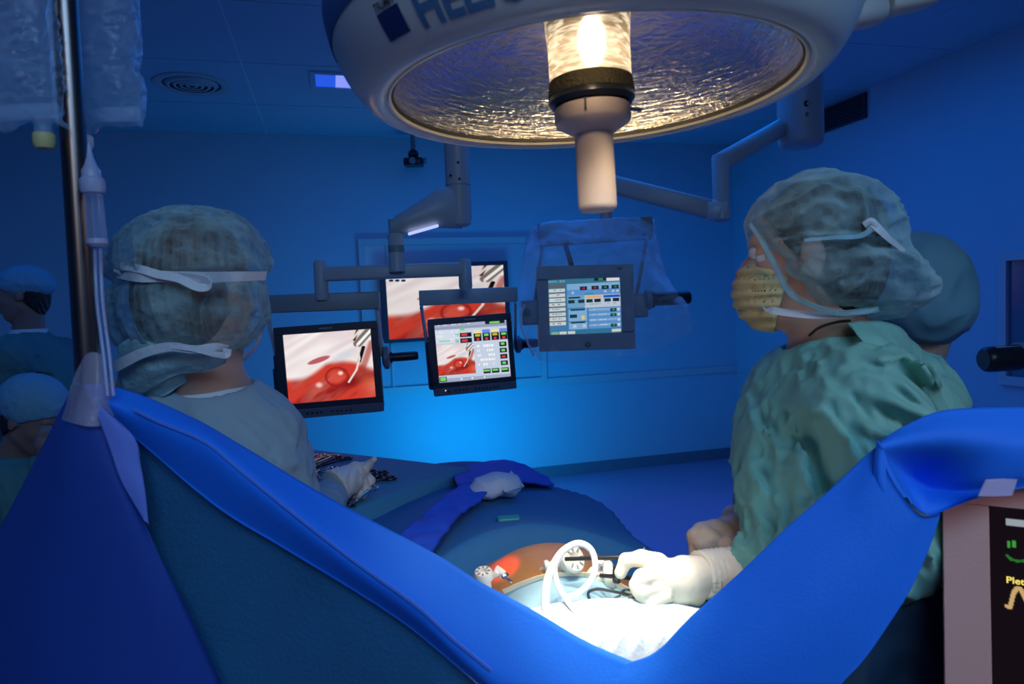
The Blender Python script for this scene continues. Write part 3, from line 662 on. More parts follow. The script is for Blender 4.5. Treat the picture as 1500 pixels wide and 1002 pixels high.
for (a, b_) in ((pix(390, 455, 2.66), P1(.0, .40, .05)), (pix(552, 452, 2.70), P1(1.02, .40, .05))): MB().bar(a, b_, .012, .03, up=(0, 1, 0), rad=.3).build('drop_bracket', M_boom, boom)
for (a, b_) in ((pix(617, 448, 2.9), P2(-.02, .45, .05)), (pix(755, 442, 2.95), P2(1.05, .40, .05))): MB().bar(a, b_, .012, .03, up=(0, 1, 0), rad=.3).build('drop_bracket', M_boom, boom)
# right ceiling column and sprung arm
colm = thing('equipment_boom', 'pale cylindrical ceiling column carrying the jointed arm at right of the lamp', 'equipment arm', pix(1173, 212, 3.0))
cb = pix(1173, 212, 3.0)
MB().lathe([(.001, -.012), (.07, -.012), (.09, 0), (.094, .01), (.094, ZC-cb[2])], cb, 32).build('column', M_boom, colm)
for v, r in ((152, .018), (168, .012)): MB().lathe([(r, 0), (r, .004), (r*.5, .006), (.001, .003)], pix(1183, v, 2.912), 14, axis=(0, -1, 0)).build('screw', M_dark, colm)
J1, J2, J3 = pix(1055, 238, 2.75), pix(1060, 308, 2.75), pix(886, 268, 2.85)
MB().bar(pix(1143, 188, 2.98), J1, .065, .075, rad=.4).build('upper_arm', M_boom, colm)
MB().bar(pix(1143, 176, 2.97), pix(1066, 222, 2.78), .02, .012, rad=.3).build('arm_rail', mat('rail_light', (.6, .6, .65), .3), colm)
MB().lathe([(.028, .02), (.034, .01), (.032, -.19), (.036, -.20), (.036, -.235), (.02, -.245)], J1+[0, 0, .01], 20, cap=True).build('pivot_post', M_boom, colm)
MB().bar(J2+[.01, 0, 0], pix(1035, 308, 2.76), .075, .085, rad=.4).build('elbow', mat('elbow_pale', (.5, .6, .62), .35), colm)
MB().bar(pix(1040, 307, 2.76), J3, .07, .075, rad=.25).build('spring_arm', M_boom, colm)
MB().tube([J3, J3+[0, 0, -.16]], .025, 16).build('drop_post', M_boom, colm)
MB().bar(pix(788, 345, 2.86), pix(955, 334, 2.86), .05, .095, rad=.12).build('monitor_beam', mat('beam_dull'), colm)
MB().bar(pix(828, 358, 2.84), pix(838, 392, 2.82), .02, .02, up=(0, 1, 0)).build('cable_clip', M_dark, colm)
for a, b_ in ((pix(795, 352, 2.86), P3(-.02, .40, .05)), (pix(948, 345, 2.86), P3(1.05, .40, .05))): MB().bar(a, b_, .012, .03, up=(0, 1, 0), rad=.3).build('drop_bracket', mat('beam_dull'), colm)
# clear plastic bag over the touch panel
M_film = mat('clear_film', (.75, .8, .95), .15, alpha=.07, sheer=.45, spec=1.0, bump=[('noise', 22, 1.0), ('crumple', 14, .8)])
bag = thing('plastic_cover', 'clear crumpled plastic bag draped over the grey touch panel', 'plastic cover', P3(.5, 1.1, 0))
Ff, Fb = 2.62, 2.98
sheet('front_film', [[(772, 340, Fb-.1), (800, 325, Fb-.2), (850, 322, Fb-.2), (910, 318, Fb-.2), (958, 320, Fb-.1)],
                     [(765, 400, Ff+.05), (800, 385, Ff), (850, 375, Ff), (930, 375, Ff), (975, 400, Ff+.05)],
                     [(760, 460, Ff+.05), (800, 455, Ff), (850, 455, Ff), (940, 450, Ff-.02), (1010, 455, Ff-.02)],
                     [(778, 515, Ff+.05), (800, 530, Ff), (860, 528, Ff), (940, 520, Ff), (1016, 485, Ff)]], M_film, bag, nu=70, nv=16, th=.001, amp=.008, sc=60, seed=3)
sheet('rear_film', [[(772, 340, Fb-.1), (800, 325, Fb), (850, 322, Fb), (910, 318, Fb), (958, 320, Fb-.1)],
                    [(762, 400, Fb), (800, 385, Fb), (850, 375, Fb), (930, 375, Fb), (975, 400, Fb)],
                    [(760, 450, Ff+.1), (800, 455, Fb), (850, 455, Fb), (940, 430, Fb), (1012, 452, Ff+.02)]], M_film, bag, nu=50, nv=12, th=.001, amp=.008, sc=60, seed=8)
MB().tube([pix(768, 445, 2.6), pix(762, 470, 2.6), pix(772, 500, 2.6), pix(782, 522, 2.6)], .004, 8, sub=6).build('gathered_edge', mat('film_edge', (.85, .85, .95), .3, alpha=.6), bag)

# ------------------------------------------------------------------ people
def frame(d, pitch=0., roll=0.):
    x = unit([d[0], d[1], 0]); y = np.array([-x[1], x[0], 0]); z = np.array([0, 0, 1.])
    x2 = x*cos(pitch)-z*sin(pitch); z2 = z*cos(pitch)+x*sin(pitch)
    y3 = y*cos(roll)+z2*sin(roll); z3 = z2*cos(roll)-y*sin(roll)
    return np.stack([x2, y3, z3], 1)
HEAD = union([ell_((-.012, 0, .030), (.098, .076, .090)), ell_((.030, 0, -.030), (.062, .058, .088)), cap_((.0, .045, -.055), (.055, .014, -.098), .024, .02), cap_((.0, -.045, -.055), (.055, -.014, -.098), .024, .02),
              ('k', .008, cap_((.088, 0, .002), (.106, 0, -.030), .008, .0125)), ('k', .006, cap_((.094, -.010, -.036), (.094, .010, -.036), .009, .009)),
              ('k', .012, cap_((.080, -.032, .024), (.080, .032, .024), .012, .012)), ('k', .008, cap_((.083, -.018, -.062), (.083, .018, -.062), .008, .008)), ('k', .008, cap_((.081, -.014, -.074), (.081, .014, -.074), .008, .008)),
              ('k', .006, ell_((-.006, .077, -.008), (.018, .008, .031))), ('k', .006, ell_((-.006, -.077, -.008), (.018, .008, .031))),
              ('k', .015, cap_((.058, .034, -.022), (.05, .04, -.03), .022, .02)), ('k', .015, cap_((.058, -.034, -.022), (.05, -.04, -.03), .022, .02))], .02)
HAIR = union([ell_((-.014, 0, .031), (.099, .080, .094)), ell_((-.046, 0, -.028), (.062, .073, .082))], .03)
def headf(p):
    d = HEAD(p)
    for s in (-1, 1):
        d = -smin(-d, np.linalg.norm(p-np.array([.094, s*.031, .004]), axis=-1)-.013, .010)
        d = smin(d, sdf1(ell_((.074, s*.031, .004), (.013, .0155, .0105)), p), .003)
    return d
def ridge(p, a, b, w_, amp, Fmax=9):
    """a cloth fold: a soft raised (or sunk) line between two points, seen as lying on the side towards the room's near end"""
    a = np.asarray(a); b = np.asarray(b); ab = (b-a)[[0, 2]]; q = p[..., [0, 2]]-a[[0, 2]]; t = np.clip((q@ab)/(ab@ab+1e-9), 0, 1)
    d = np.linalg.norm(q-t[..., None]*ab, axis=-1); tap = np.clip(np.minimum(t, 1-t)*4+.25, 0, 1)
    return amp*tap*np.exp(-(d/w_)**2)*(p[..., 1] < Fmax)
M_skin = mat('skin', (.55, .33, .24), .5, sss=.15, bump=[('noise', 90, .08)], vary=.08)
M_skin2 = mat('skin_dark', (.30, .19, .15), .55, vary=.08)
M_hair = mat('hair_dark', (.030, .020, .016), .55, bump=[('waveX', 25, .6), ('noise', 60, .6)], vary=.4, vscale=30)
M_hair2 = mat('hair_brown', (.16, .105, .075), .55, bump=[('waveX', 25, .6), ('noise', 60, .6)], vary=.5, vscale=18)
M_gown = mat('surgical_gown', (.17, .44, .36), .7, bump=[('noise', 14, .35), ('crumple', 11, .22), ('noise', 420, .05)], vary=.07, sheen=.1)
M_gownB = mat('blue_grey_gown', (.26, .36, .41), .7, bump=[('noise', 10, .3), ('crumple', 7, .15), ('noise', 420, .05)], vary=.08, sheen=.1)
M_scrub = mat('teal_scrub', (.07, .22, .22), .8, bump=[('noise', 12, .4)], vary=.1)
M_cap = mat('bouffant_fabric', (.42, .66, .66), .75, alpha=.26, sheer=.95, patch=.22, bump=[('noise', 28, .5), ('crumple', 16, .3), ('noise', 160, .35)], vary=.22, vscale=22, translucent=.2)
M_capD = mat('bouffant_fabric_plain', (.34, .60, .64), .75, alpha=.7, sheer=.4, patch=.15, bump=[('noise', 20, .5), ('noise', 160, .3)], vary=.15, vscale=18)
M_capB = mat('blue_scrub_cap', (.16, .42, .55), .8, bump=[('noise', 30, .5)], vary=.08)
M_tie = mat('white_tie', (.66, .70, .72), .7, bump=[('noise', 90, .2)])
M_glove = mat('latex_glove', (.80, .74, .60), .42, bump=[('noise', 60, .15)], sss=.08)
M_gloveShade = mat('latex_glove_shaded', (.62, .47, .34), .45, bump=[('noise', 60, .15)])  # darker copy of the glove latex, with shade put into its colour
M_mask = mat('mask_yellow', (.80, .64, .30), .75, bump=[('noise', 200, .1)], translucent=.2)
M_eye = mat('eye', (.6, .58, .55), .2)
def smask(p, a, b, c): return a
def human(name, label, c, d, pitch, neck, shL, shR, elL, elR, wrL, wrR, hip, h=.007, gownm=None, folds=None, skin=None, hairm=None, roll=0., gex=(), group=None, gk=.045, feet=True, sleeve=.0, hips=.0, cat='person', gcut=None, nr=.052, tors=(.15, .115), hcut=-.012, hair=True, nz=1.):
    skin = skin or M_skin; gownm = gownm or M_gown; hairm = hairm or M_hair
    R = frame(d, pitch, roll); SC = .95; root = thing(name, label, cat, (hip[0], hip[1], 0), group)
    hf = xform(headf, c, R, SC); nk0 = np.array(c)+R@np.array([-.022, 0, -.07]); neck = np.asarray(neck); hip = np.asarray(hip)
    shL, shR, elL, elR, wrL, wrR = [np.asarray(q) for q in (shL, shR, elL, elR, wrL, wrR)]
    fw = unit([d[0], d[1], 0]); MB().lathe([(nr+.022, -.022), (nr+.016, .004), (nr+.010, .010), (nr+.006, .004), (nr+.012, -.022)], neck+[0, 0, -.004], 40, axis=unit(neck-nk0)*[1, 1, -1]*-1 if False else (0, 0, 1)).build('inner_collar', M_tie, root); mid = (shL+shR)/2; lat = unit(shL-shR)
    Rt = np.stack([lat, unit(np.cross([0, 0, 1], lat)), np.array([0, 0, 1.])], 1)
    foot = []
    if feet:
        for s in (-1, 1):
            k0 = hip+lat*s*.09; foot += [cap_(k0, np.array([k0[0], k0[1], .48]), .07, .05), cap_(np.array([k0[0], k0[1], .48]), np.array([k0[0], k0[1], .08]), .052, .038), cap_(np.array([k0[0], k0[1], .045]), np.array([k0[0], k0[1], .035])+Rt[:, 1]*.14*np.sign(Rt[:, 1]@fw+1e-6), .042, .035)]
    bp = union([cap_(nk0, neck, nr, nr+.006), cap_(shL, shR, .055, .055), ell_((mid+[0, 0, -.12]), (tors[0], tors[1], .22), Rt), ell_(hip+[0, 0, .06], (.125, .10, .2), Rt),
                cap_(shL, elL, .05, .042), cap_(elL, wrL, .04, .027), cap_(shR, elR, .05, .042), cap_(elR, wrR, .04, .027)]+foot, .04)
    lo = np.min([neck, shL, shR, elL, elR, wrL, wrR, hip, c], 0)-.22; hi = np.max([neck, shL, shR, elL, elR, wrL, wrR, hip, c], 0)+.22
    if feet: lo[2] = -.01
    body('body', lambda p: smin(hf(p), bp(p), .02), lo, hi, h, skin, root)
    hm = xform(lambda p: np.maximum(HAIR(p)+.004*snoise(p, 60, 2), -.0-(-p[..., 0]*.8-p[..., 2]*1.0+.045-.0)*-1 if False else (p[..., 0]*1.3-p[..., 2]+hcut)/1.6), c, R, SC)
    if hair: body('hair', hm, np.array(c)-.14, np.array(c)+.15, .0055, hairm, root)
    sl = sleeve
    gp_ = [cap_(shL, shR, .078, .078), ell_((mid+[0, 0, -.16]), (tors[0]+.045, tors[1]+.04, .24), Rt), cap_(mid+[0, 0, -.2], hip, .15+hips, .17+hips), cap_(hip, np.array([hip[0], hip[1], .42 if feet else hip[2]-.2]), .18+hips, .20+hips),
           cap_(neck+[0, 0, -.035], neck+[0, 0, -.09], .075, .11), cap_(shL, elL, .074+sl, .062+sl), cap_(elL, wrL, .06+sl, .040+sl*.5), cap_(shR, elR, .074+sl, .062+sl), cap_(elR, wrR, .06+sl, .040+sl*.5)]
    gu = union(gp_+list(gex), gk)
    def g(p):
        dd = gu(p)
        ramp = np.clip((np.linalg.norm(p-neck, axis=-1)-.06)/.06, 0, 1)
        dd_ = unit([.5, .15, -.7]); q_ = p-.7*(p@dd_)[..., None]*dd_
        dd = dd-ramp*(.006*snoise(p, 32, 3)+nz*.006*ridged(q_, 95, 6)+nz*.003*ridged(q_, 210, 16))
        if folds: dd = dd-folds(p)
        dd = -smin(-dd, sdf1(cap_(neck+[0, 0, .01], neck+[0, 0, .25], nr+.012, .12), p), .012)
        for wr, el in ((wrL, elL), (wrR, elR)):
            ax = unit(wr-el); dd = np.maximum(dd, np.where(np.linalg.norm(p-wr, axis=-1) < .16, (p-wr)@ax-.0, -1))
        if gcut is not None: dd = np.maximum(dd, gcut(p))
        return dd
    body('gown', g, lo, hi, h, gownm, root)
    return root, R
def eyes(root, c, R):
    root = [ch for ch in bpy.data.objects if ch.parent == root and ch.name.startswith('body')][0]
    for s in (-1, 1): MB().ball(np.array(c)+R@np.array([.0785, s*.031, .004]), .0105, 8).build('eye', M_eye, root)
def hand(name, prims, m, parent, h=.0022, extra=None, k=.007, **kw):
    pts = np.array([q for pr in prims for q in ((pr[1], pr[2]) if pr[0] == 'c' else (pr[1],))]); f = union(prims, k)
    g = (lambda p: extra(p, f(p))) if extra else f
    return body(name, g, pts.min(0)-.05, pts.max(0)+.05, h, m, parent, **kw)
def finger(pts, rs): return [cap_(pts[i], pts[i+1], rs[i], rs[i+1]) for i in range(len(pts)-1)]

# --- left surgeon, seen from behind
c = pix(292, 428, 1.10); neckL = pix(312, 572, 1.13)
shR_ = pix(362, 642, 1.17); shL_ = pix(195, 640, 1.12)
def foldsL(p):
    o = 0
    for a, b_, w_, am in (((215, 570), (330, 700), .012, .006), ((240, 640), (420, 660), .02, -.005), ((300, 600), (385, 720), .015, .005), ((385, 640), (425, 700), .012, .007), ((392, 645), (398, 690), .010, -.008), ((230, 600), (300, 780), .02, .005), ((350, 590), (440, 690), .012, -.005)):
        o = o+ridge(p, pix(*a, 1.08), pix(*b_, 1.08), w_, am)
    return o
sL, R = human('person', 'surgeon seen from behind at left in pale gown and bouffant cap, reaching to the instruments', c, (.30, .95), .05, neckL, shL_, shR_, pix(130, 780, 1.32), pix(438, 785, 1.36), pix(330, 720, 1.60), pix(492, 717, 1.61), pix(285, 960, 1.16)*[1, 1, 0]+[0, 0, .95],
               gownm=M_gownB, folds=foldsL, hairm=M_hair2, hcut=-.055, nz=.7, h=.0055, sleeve=-.011,
               gex=[cap_(pix(345, 612, 1.14), pix(372, 632, 1.16), .05, .06), cap_(pix(230, 590, 1.12), pix(200, 630, 1.12), .055, .06)])
def capL(p):
    a = sdf1(ell_(pix(284, 385, 1.09), (.112, .125, .088)), p); b_ = sdf1(ell_(pix(286, 452, 1.09), (.106, .12, .082)), p)
    d = smin(a, b_, .02)
    d = smin(d, sdf1(ell_(pix(188, 400, 1.08), (.026, .05, .028)), p), .03); d = smin(d, sdf1(cap_(pix(372, 385, 1.08), pix(393, 400, 1.08), .02, .005), p), .02)
    d = smin(d, sdf1(ell_(pix(196, 470, 1.08), (.032, .05, .05)), p), .03)
    zt = pix(285, 405, 1.0)[2]
    d = d+.012*np.exp(-((p[..., 2]-zt)/.009)**2)
    d = d-.0035*ridged(p*np.array([1.3, 1.0, .35]), 130, 11)-.004*snoise(p, 60, 4)-.0018*ridged(p, 260, 15)
    for a_, b2, w_, am in (((212, 345), (225, 410), .006, .007), ((232, 410), (262, 500), .008, .009), ((300, 415), (292, 480), .008, -.006), ((345, 420), (365, 490), .008, .006), ((330, 350), (380, 400), .008, -.005), ((365, 345), (375, 400), .006, .006), ((205, 440), (225, 510), .008, -.007)): d = d-ridge(p, pix(*a_, 1.0), pix(*b2, 1.0), w_, am, 1.12)
    return d
cc_ = pix(285, 430, 1.09); body('bouffant_cap', capL, cc_-.19, cc_+.19, .004, M_cap, sL)
Fz = .965
ribbon('cap_tie', [pix(172, 398, 1.0), pix(200, 404, Fz), pix(235, 405, Fz), pix(300, 406, Fz), pix(350, 405, Fz), pix(390, 404, 1.03)], (.018, .013), M_tie, sL, twist=.5)
ribbon('tie_loop', [pix(172, 400, .99), pix(176, 390, .985), pix(205, 394, Fz-.004), pix(232, 402, Fz-.006), pix(262, 408, Fz-.006), pix(288, 420, Fz-.004), pix(304, 420, Fz-.002), pix(300, 410, Fz), pix(262, 404, Fz)], (.011, .013), M_tie, sL, twist=-.6)
# lower gathered flap of the cap and its second tie
sheet('cap_flap', [[(172, 545, 1.02), (205, 520, 1.0), (250, 508, .99), (300, 508, .99), (332, 512, 1.01)], [(185, 575, 1.04), (215, 552, 1.01), (255, 535, 1.0), (300, 530, 1.0), (334, 522, 1.01)], [(205, 585, 1.06), (230, 560, 1.03), (262, 548, 1.02), (300, 543, 1.02), (330, 532, 1.03)]], M_capD, sL, nu=40, nv=8, amp=.004, sc=110, seed=4)
sheet('cap_flap', [[(175, 505, 1.02), (195, 495, 1.01), (235, 505, 1.0), (262, 510, 1.0)], [(170, 560, 1.05), (195, 540, 1.03), (235, 545, 1.02), (268, 530, 1.02)], [(150, 600, 1.1), (190, 590, 1.08), (235, 580, 1.06), (275, 560, 1.05)]], M_capD, sL, nu=40, nv=8, amp=.005, sc=100, seed=14)
ribbon('mask_tie', [pix(168, 538, 1.0), pix(190, 526, .985), pix(215, 515, .975), pix(250, 508, .97), pix(285, 512, .97), pix(315, 508, .98), pix(333, 510, .995)], (.016, .010), M_tie, sL, twist=.4)
ribbon('mask_tie', [pix(250, 508, .969), pix(285, 512, .967), pix(312, 518, .975), pix(331, 520, .99), pix(333, 511, .99)], (.005, .012), M_tie, sL, twist=.3)
sheet('mask', [[(383, 478, 1.12), (372, 506, 1.13), (352, 528, 1.14)], [(386, 482, 1.17), (375, 510, 1.18), (356, 531, 1.19)]], M_tie, sL, nu=20, nv=6, amp=.001)
None and sheet('inner_collar', [[(258, 556, 1.055), (275, 556, 1.05), (300, 562, 1.055), (330, 573, 1.07), (352, 588, 1.10)], [(262, 563, 1.045), (280, 566, 1.045), (305, 573, 1.05), (333, 585, 1.065), (356, 594, 1.10)]], M_tie, sL, nu=30, nv=5, amp=.001, sc=60)
# right glove of the left surgeon
A = lambda u, v, F=1.66: pix(u, v, F)
cuff = [cap_(A(480, 722, 1.60), A(507, 706, 1.65), .030, .034)]
hand('glove_cuff', [cap_(A(490, 713, 1.60), A(512, 703, 1.645), .043, .036)], M_glove, sL, h=.004, extra=lambda p, d: np.maximum(np.maximum(d-.0012*np.sin(p[..., 0]*400), (p-A(516, 700, 1.66))@unit(A(516, 700, 1.66)-A(482, 722, 1.60))), -(p-A(484, 716, 1.61))@unit(A(516, 700, 1.66)-A(482, 722, 1.60))))
body('forearm_sleeve', union([cap_(A(440, 770, 1.50), A(488, 720, 1.61), .052, .037)]), A(440, 770, 1.5)-.09, A(500, 700, 1.66)+.09, .006, M_gownB, sL) if False else None
hand('glove', [cap_(A(508, 702), A(520, 694, 1.68), .024, .028)]
     + finger([A(508, 690, 1.68), A(520, 683, 1.70), A(534, 683, 1.71), A(541, 680, 1.72)], [.012, .011, .010, .008])
     + finger([A(522, 702, 1.68), A(534, 690, 1.69), A(541, 680, 1.69), A(548, 673, 1.68)], [.013, .0105, .0095, .0075])
     + finger([A(524, 706, 1.68), A(536, 697, 1.70), A(543, 704, 1.70), A(539, 716, 1.69)], [.013, .0115, .011, .009])
     + finger([A(522, 708, 1.67), A(532, 707, 1.68), A(536, 716, 1.68), A(531, 726, 1.67)], [.013, .0115, .0105, .009])
     + finger([A(518, 710, 1.66), A(524, 714, 1.66), A(528, 724, 1.66), A(524, 729, 1.66)], [.011, .010, .009, .008]), M_glove, sL, h=.0028, k=.006)

# --- right surgeon, facing left
c = pix(1188, 374, 1.06); dR = (-.90, .44)
neckR = pix(1215, 516, 1.08)
shL2 = pix(1262, 592, .97); shR2 = pix(1190, 580, 1.22)
def foldsR(p):
    o = 0
    for a, b_, w_, am in (
        ((1165, 585), (1185, 625), .006, .009), ((1180, 615), (1260, 770), .007, .010), ((1195, 600), (1285, 640), .008, .009), ((1205, 625), (1232, 690), .006, .006), ((1160, 620), (1185, 720), .010, -.010), ((1128, 600), (1105, 760), .014, .006), ((1150, 640), (1160, 780), .016, .007),
        ((1215, 560), (1300, 600), .009, .010), ((1225, 580), (1310, 640), .009, -.010), ((1200, 595), (1290, 655), .008, .008), ((1240, 540), (1320, 610), .008, .008), ((1260, 520), (1345, 600), .010, -.008), ((1270, 500), (1310, 560), .008, .009), ((1200, 560), (1215, 600), .007, -.007),
        ((1225, 520), (1275, 515), .007, .006), ((1240, 610), (1300, 665), .010, -.012), ((1175, 560), (1150, 600), .009, .006), ((1330, 520), (1380, 610), .012, .009), ((1310, 540), (1350, 640), .010, -.009), ((1195, 655), (1265, 668), .007, .005), ((1190, 690), (1250, 690), .008, -.004)):
        o = o+ridge(p, pix(*a, 1.0), pix(*b_, 1.0), w_*.8, am*1.7, 1.14)
    return o
sR, R = human('person', 'surgeon in profile at right in wrinkled green gown, yellow mask and sheer cap, operating', c, dR, -.03, neckR, shL2, shR2, pix(1300, 790, .90), pix(1150, 740, 1.30), pix(1085, 838, 1.02), pix(1092, 770, 1.22), pix(1232, 930, 1.12)*[1, 1, 0]+[0, 0, .98],
               h=.005, hcut=-.03, folds=foldsR, sleeve=.0, hips=-.015, nr=.056, tors=(.15, .115),
               gex=[cap_(pix(1240, 560, 1.06), pix(1310, 590, 1.10), .075, .09), cap_(pix(1170, 600, 1.12), pix(1190, 900, 1.14), .075, .105), cap_(pix(1300, 620, 1.10), pix(1290, 900, 1.12), .10, .11), cap_(pix(1165, 565, 1.12), pix(1220, 545, 1.04), .045, .05)])
eyes(sR, c, R)
cR = c; RR = R
# mask
def maskf(p):
    d = sdf1(ell_((.050, 0, -.060), (.070, .066, .066)), p); d = np.maximum(np.abs(d+.0022*np.sin(p[..., 2]*330+2*snoise(p, 40, 1)))-.0030, .036-p[..., 0]+.30*p[..., 2]*0-.25*(p[..., 2]+.06)); d = np.maximum(d, p[..., 2]+.006)
    return d
body('mask', xform(maskf, c, R, .95), c-.16, c+.16, .0034, M_mask, sR)
def capR(p):
    d = sdf1(ell_(pix(1203, 350, 1.06), (.118, .105, .102)), p)
    d2 = sdf1(ell_(pix(1248, 408, 1.05), (.120, .105, .056), frame((1, 0), .22)), p); d2 = np.minimum(d2, sdf1(ell_(pix(1190, 385, 1.04), (.075, .09, .055), frame((1, 0), .75)), p)) if False else d2
    d = smin(d, d2, .035)
    d = d-.0035*ridged(p*np.array([.6, 1, 1.2]), 130, 21)-.004*snoise(p, 55, 8)-.0018*ridged(p, 260, 25)
    for a_, b2, w_, am in (((1105, 330), (1180, 350), .006, .007), ((1110, 345), (1200, 345), .006, -.006), ((1115, 365), (1170, 345), .006, .006), ((1165, 352), (1290, 350), .007, .010), ((1160, 362), (1290, 362), .009, -.010), ((1150, 430), (1250, 370), .008, .008), ((1200, 440), (1280, 360), .008, .008), ((1240, 330), (1245, 270), .007, .006), ((1270, 355), (1330, 395), .01, .008), ((1200, 380), (1340, 430), .012, -.006)):
        d = d-ridge(p, pix(*a_, 1.0), pix(*b2, 1.0), w_, am, 1.06)
    a = pix(1096, 322, 1.06); b_ = pix(1172, 452, 1.06); t = unit((b_-a)[[0, 2]]); n = np.array([-t[1], t[0]])
    if n[0] > 0: n = -n
    pl = (p[..., [0, 2]]-a[[0, 2]])@n+.004*np.sin(p[..., 2]*150)
    return -smin(-d, -pl, .008)
cc_ = pix(1240, 370, 1.06); body('bouffant_cap', capR, cc_-[.18, .16, .17], cc_+[.18, .16, .17], .004, M_cap, sR)
sheet('cap_edge', [[(1097, 330, 1.03), (1110, 352, .995), (1128, 385, .975), (1148, 425, .97), (1172, 445, .965), (1225, 462, .965), (1290, 458, .98)], [(1101, 326, 1.03), (1116, 347, .99), (1136, 380, .97), (1155, 417, .965), (1177, 438, .96), (1226, 454, .96), (1288, 450, .975)]], M_capD, sR, nu=60, nv=5, amp=.003, sc=70, seed=2)
MB().tube([pix(1266, 330, .95), pix(1276, 324, .945), pix(1282, 332, .945), pix(1272, 338, .95)], .005, 8, sub=5).build('cap_knot', M_tie, sR)
ribbon('cap_tie', [pix(1278, 326, .945), pix(1290, 338, .94), pix(1305, 352, .945), pix(1325, 368, .96)], (.012, .006), M_tie, sR)
ribbon('cap_tie', [pix(1178, 352, .945), pix(1220, 348, .935), pix(1262, 345, .94), pix(1280, 330, .945)], (.004, .008), M_capD, sR)
ribbon('mask_strap', [pix(1099, 389, 1.04), pix(1108, 381, 1.0), pix(1122, 376, .985)], (.010, .008), M_tie, sR)
ribbon('mask_strap', [pix(1115, 450, 1.04), pix(1130, 454, 1.0), pix(1160, 459, .985), pix(1200, 462, .975), pix(1240, 459, .97)], (.011, .009), M_tie, sR)
MB().tube([pix(1185, 492, 1.0), pix(1200, 480, .99), pix(1225, 472, .985), pix(1245, 470, .99)], .0022, 6, sub=5).build('neck_cord', M_hair, sR)
None and sheet('inner_collar', [[(1146, 512, 1.06), (1165, 512, 1.03), (1195, 497, 1.0), (1240, 478, .99)], [(1148, 522, 1.07), (1170, 518, 1.025), (1205, 500, .995), (1245, 488, .985)]], M_tie, sR, nu=30, nv=5, amp=.001, sc=60)
sheet('gown_collar', [[(1240, 474, .985), (1275, 468, .99), (1315, 478, 1.0), (1345, 510, 1.03)], [(1262, 500, .955), (1290, 500, .955), (1320, 520, .965), (1352, 560, 1.0)], [(1290, 520, .94), (1310, 525, .94), (1335, 560, .96), (1368, 620, 1.0)]], M_gown, sR, nu=40, nv=8, amp=.004, sc=80, seed=9)
sheet('gown_flap', [[(1178, 585, .965), (1190, 600, .925), (1202, 612, .915)], [(1190, 660, .935), (1208, 655, .915), (1228, 650, .91)], [(1222, 740, .93), (1240, 735, .915), (1258, 715, .91)], [(1240, 780, .93), (1262, 770, .915), (1285, 750, .91)]], M_gown, sR, nu=16, nv=14, amp=.004, sc=40, seed=12) if False else None
# near glove
A = lambda u, v, F=.985: pix(u, v, F)
hand('glove', [cap_(A(1040, 842, 1.0), A(1005, 848), .027, .034), ell_(A(975, 848, .985), (.036, .030, .030)), cap_(A(963, 836, .98), A(968, 868, .975), .022, .020), cap_(A(990, 862, .985), A(1010, 865, .99), .026, .026)]
     + finger([A(964, 824, .985), A(940, 818, .985), A(917, 821, .985), A(909, 839, .985)], [.0145, .0120, .0100, .0090])
     + finger([A(962, 844, .97), A(941, 847, .955), A(934, 858, .955), A(946, 868, .965)], [.015, .0125, .0115, .010])
     + finger([A(960, 860, .962), A(940, 866, .95), A(946, 880, .952), A(960, 882, .965)], [.014, .012, .0105, .010])
     + finger([A(972, 872, .96), A(952, 882, .95), A(953, 893, .955), A(966, 892, .965)], [.0125, .011, .0095, .009])
     + finger([A(990, 850, 1.0), A(968, 850, 1.015), A(952, 850, 1.025), A(940, 853, 1.025)], [.015, .013, .011, .009]), M_glove, sR, h=.0020, k=.0045)
ax = unit(A(1100, 836, 1.03)-A(1035, 842, 1.0))
hand('glove_cuff', [cap_(A(1022, 843, .995), A(1090, 838, 1.02), .034, .040)], M_glove, sR, h=.004, k=.01, extra=lambda p, d: np.maximum(np.maximum(d-.0012*np.sin((p@ax)*700)-.001*ridged(p, 120, 3), -(p-A(1024, 843, .995))@ax), (p-A(1086, 838, 1.02))@ax))
V = np.array([(x, y, 0) for q in ((0, 0, .35, 3), (.6, 2.4, 2.2, 2.75), (.6, 1.2, 1.9, 1.5), (2.7, .6, 3.05, 2.9), (.3, -.3, 1.8, .25)) for x, y in ((q[0], q[1]), (q[2], q[1]), (q[2], q[3]), (q[0], q[3]))], float)-[0, 1.5, 0]; F = [(4*i, 4*i+1, 4*i+2, 4*i+3) for i in range(5)]
uu = (A(1075, 862, .965)-A(1040, 868, .965)); uu = unit(uu)*1.0; vv = unit(A(1045, 845, .965)-A(1047, 868, .965))
mk('cuff_print', A(1043, 861, .955)+V[:, :1]*uu*.005+V[:, 1:2]*vv*.005, F, mat('print_grey', (.42, .42, .36), .6), sR, smooth=False)
# far glove (its shade coloured in as tan) holding a blue ring
B = lambda u, v, F=1.16: pix(u, v, F)
hand('glove', [cap_(B(1085, 775, 1.2), B(1068, 782, 1.18), .030, .032), ell_(B(1050, 785), (.034, .03, .028)), cap_(B(1028, 780, 1.16), B(1040, 800, 1.15), .018, .018)]
     + finger([B(1048, 776), B(1028, 780, 1.15), B(1018, 786, 1.145), B(1018, 812, 1.14)], [.016, .014, .013, .010])
     + finger([B(1050, 785), B(1034, 784, 1.14), B(1028, 795, 1.13), B(1030, 818, 1.13)], [.016, .014, .0125, .010])
     + finger([B(1070, 790), B(1066, 800, 1.12), B(1062, 818, 1.12)], [.018, .014, .011])
     + finger([B(1055, 790), B(1044, 790, 1.13), B(1038, 802, 1.13), B(1036, 816, 1.13)], [.016, .013, .012, .010])
     + finger([B(1078, 790), B(1078, 806, 1.12), B(1074, 822, 1.12)], [.017, .014, .011]), M_gloveShade, sR, h=.0026, label='far glove with shade put into its tan colour')
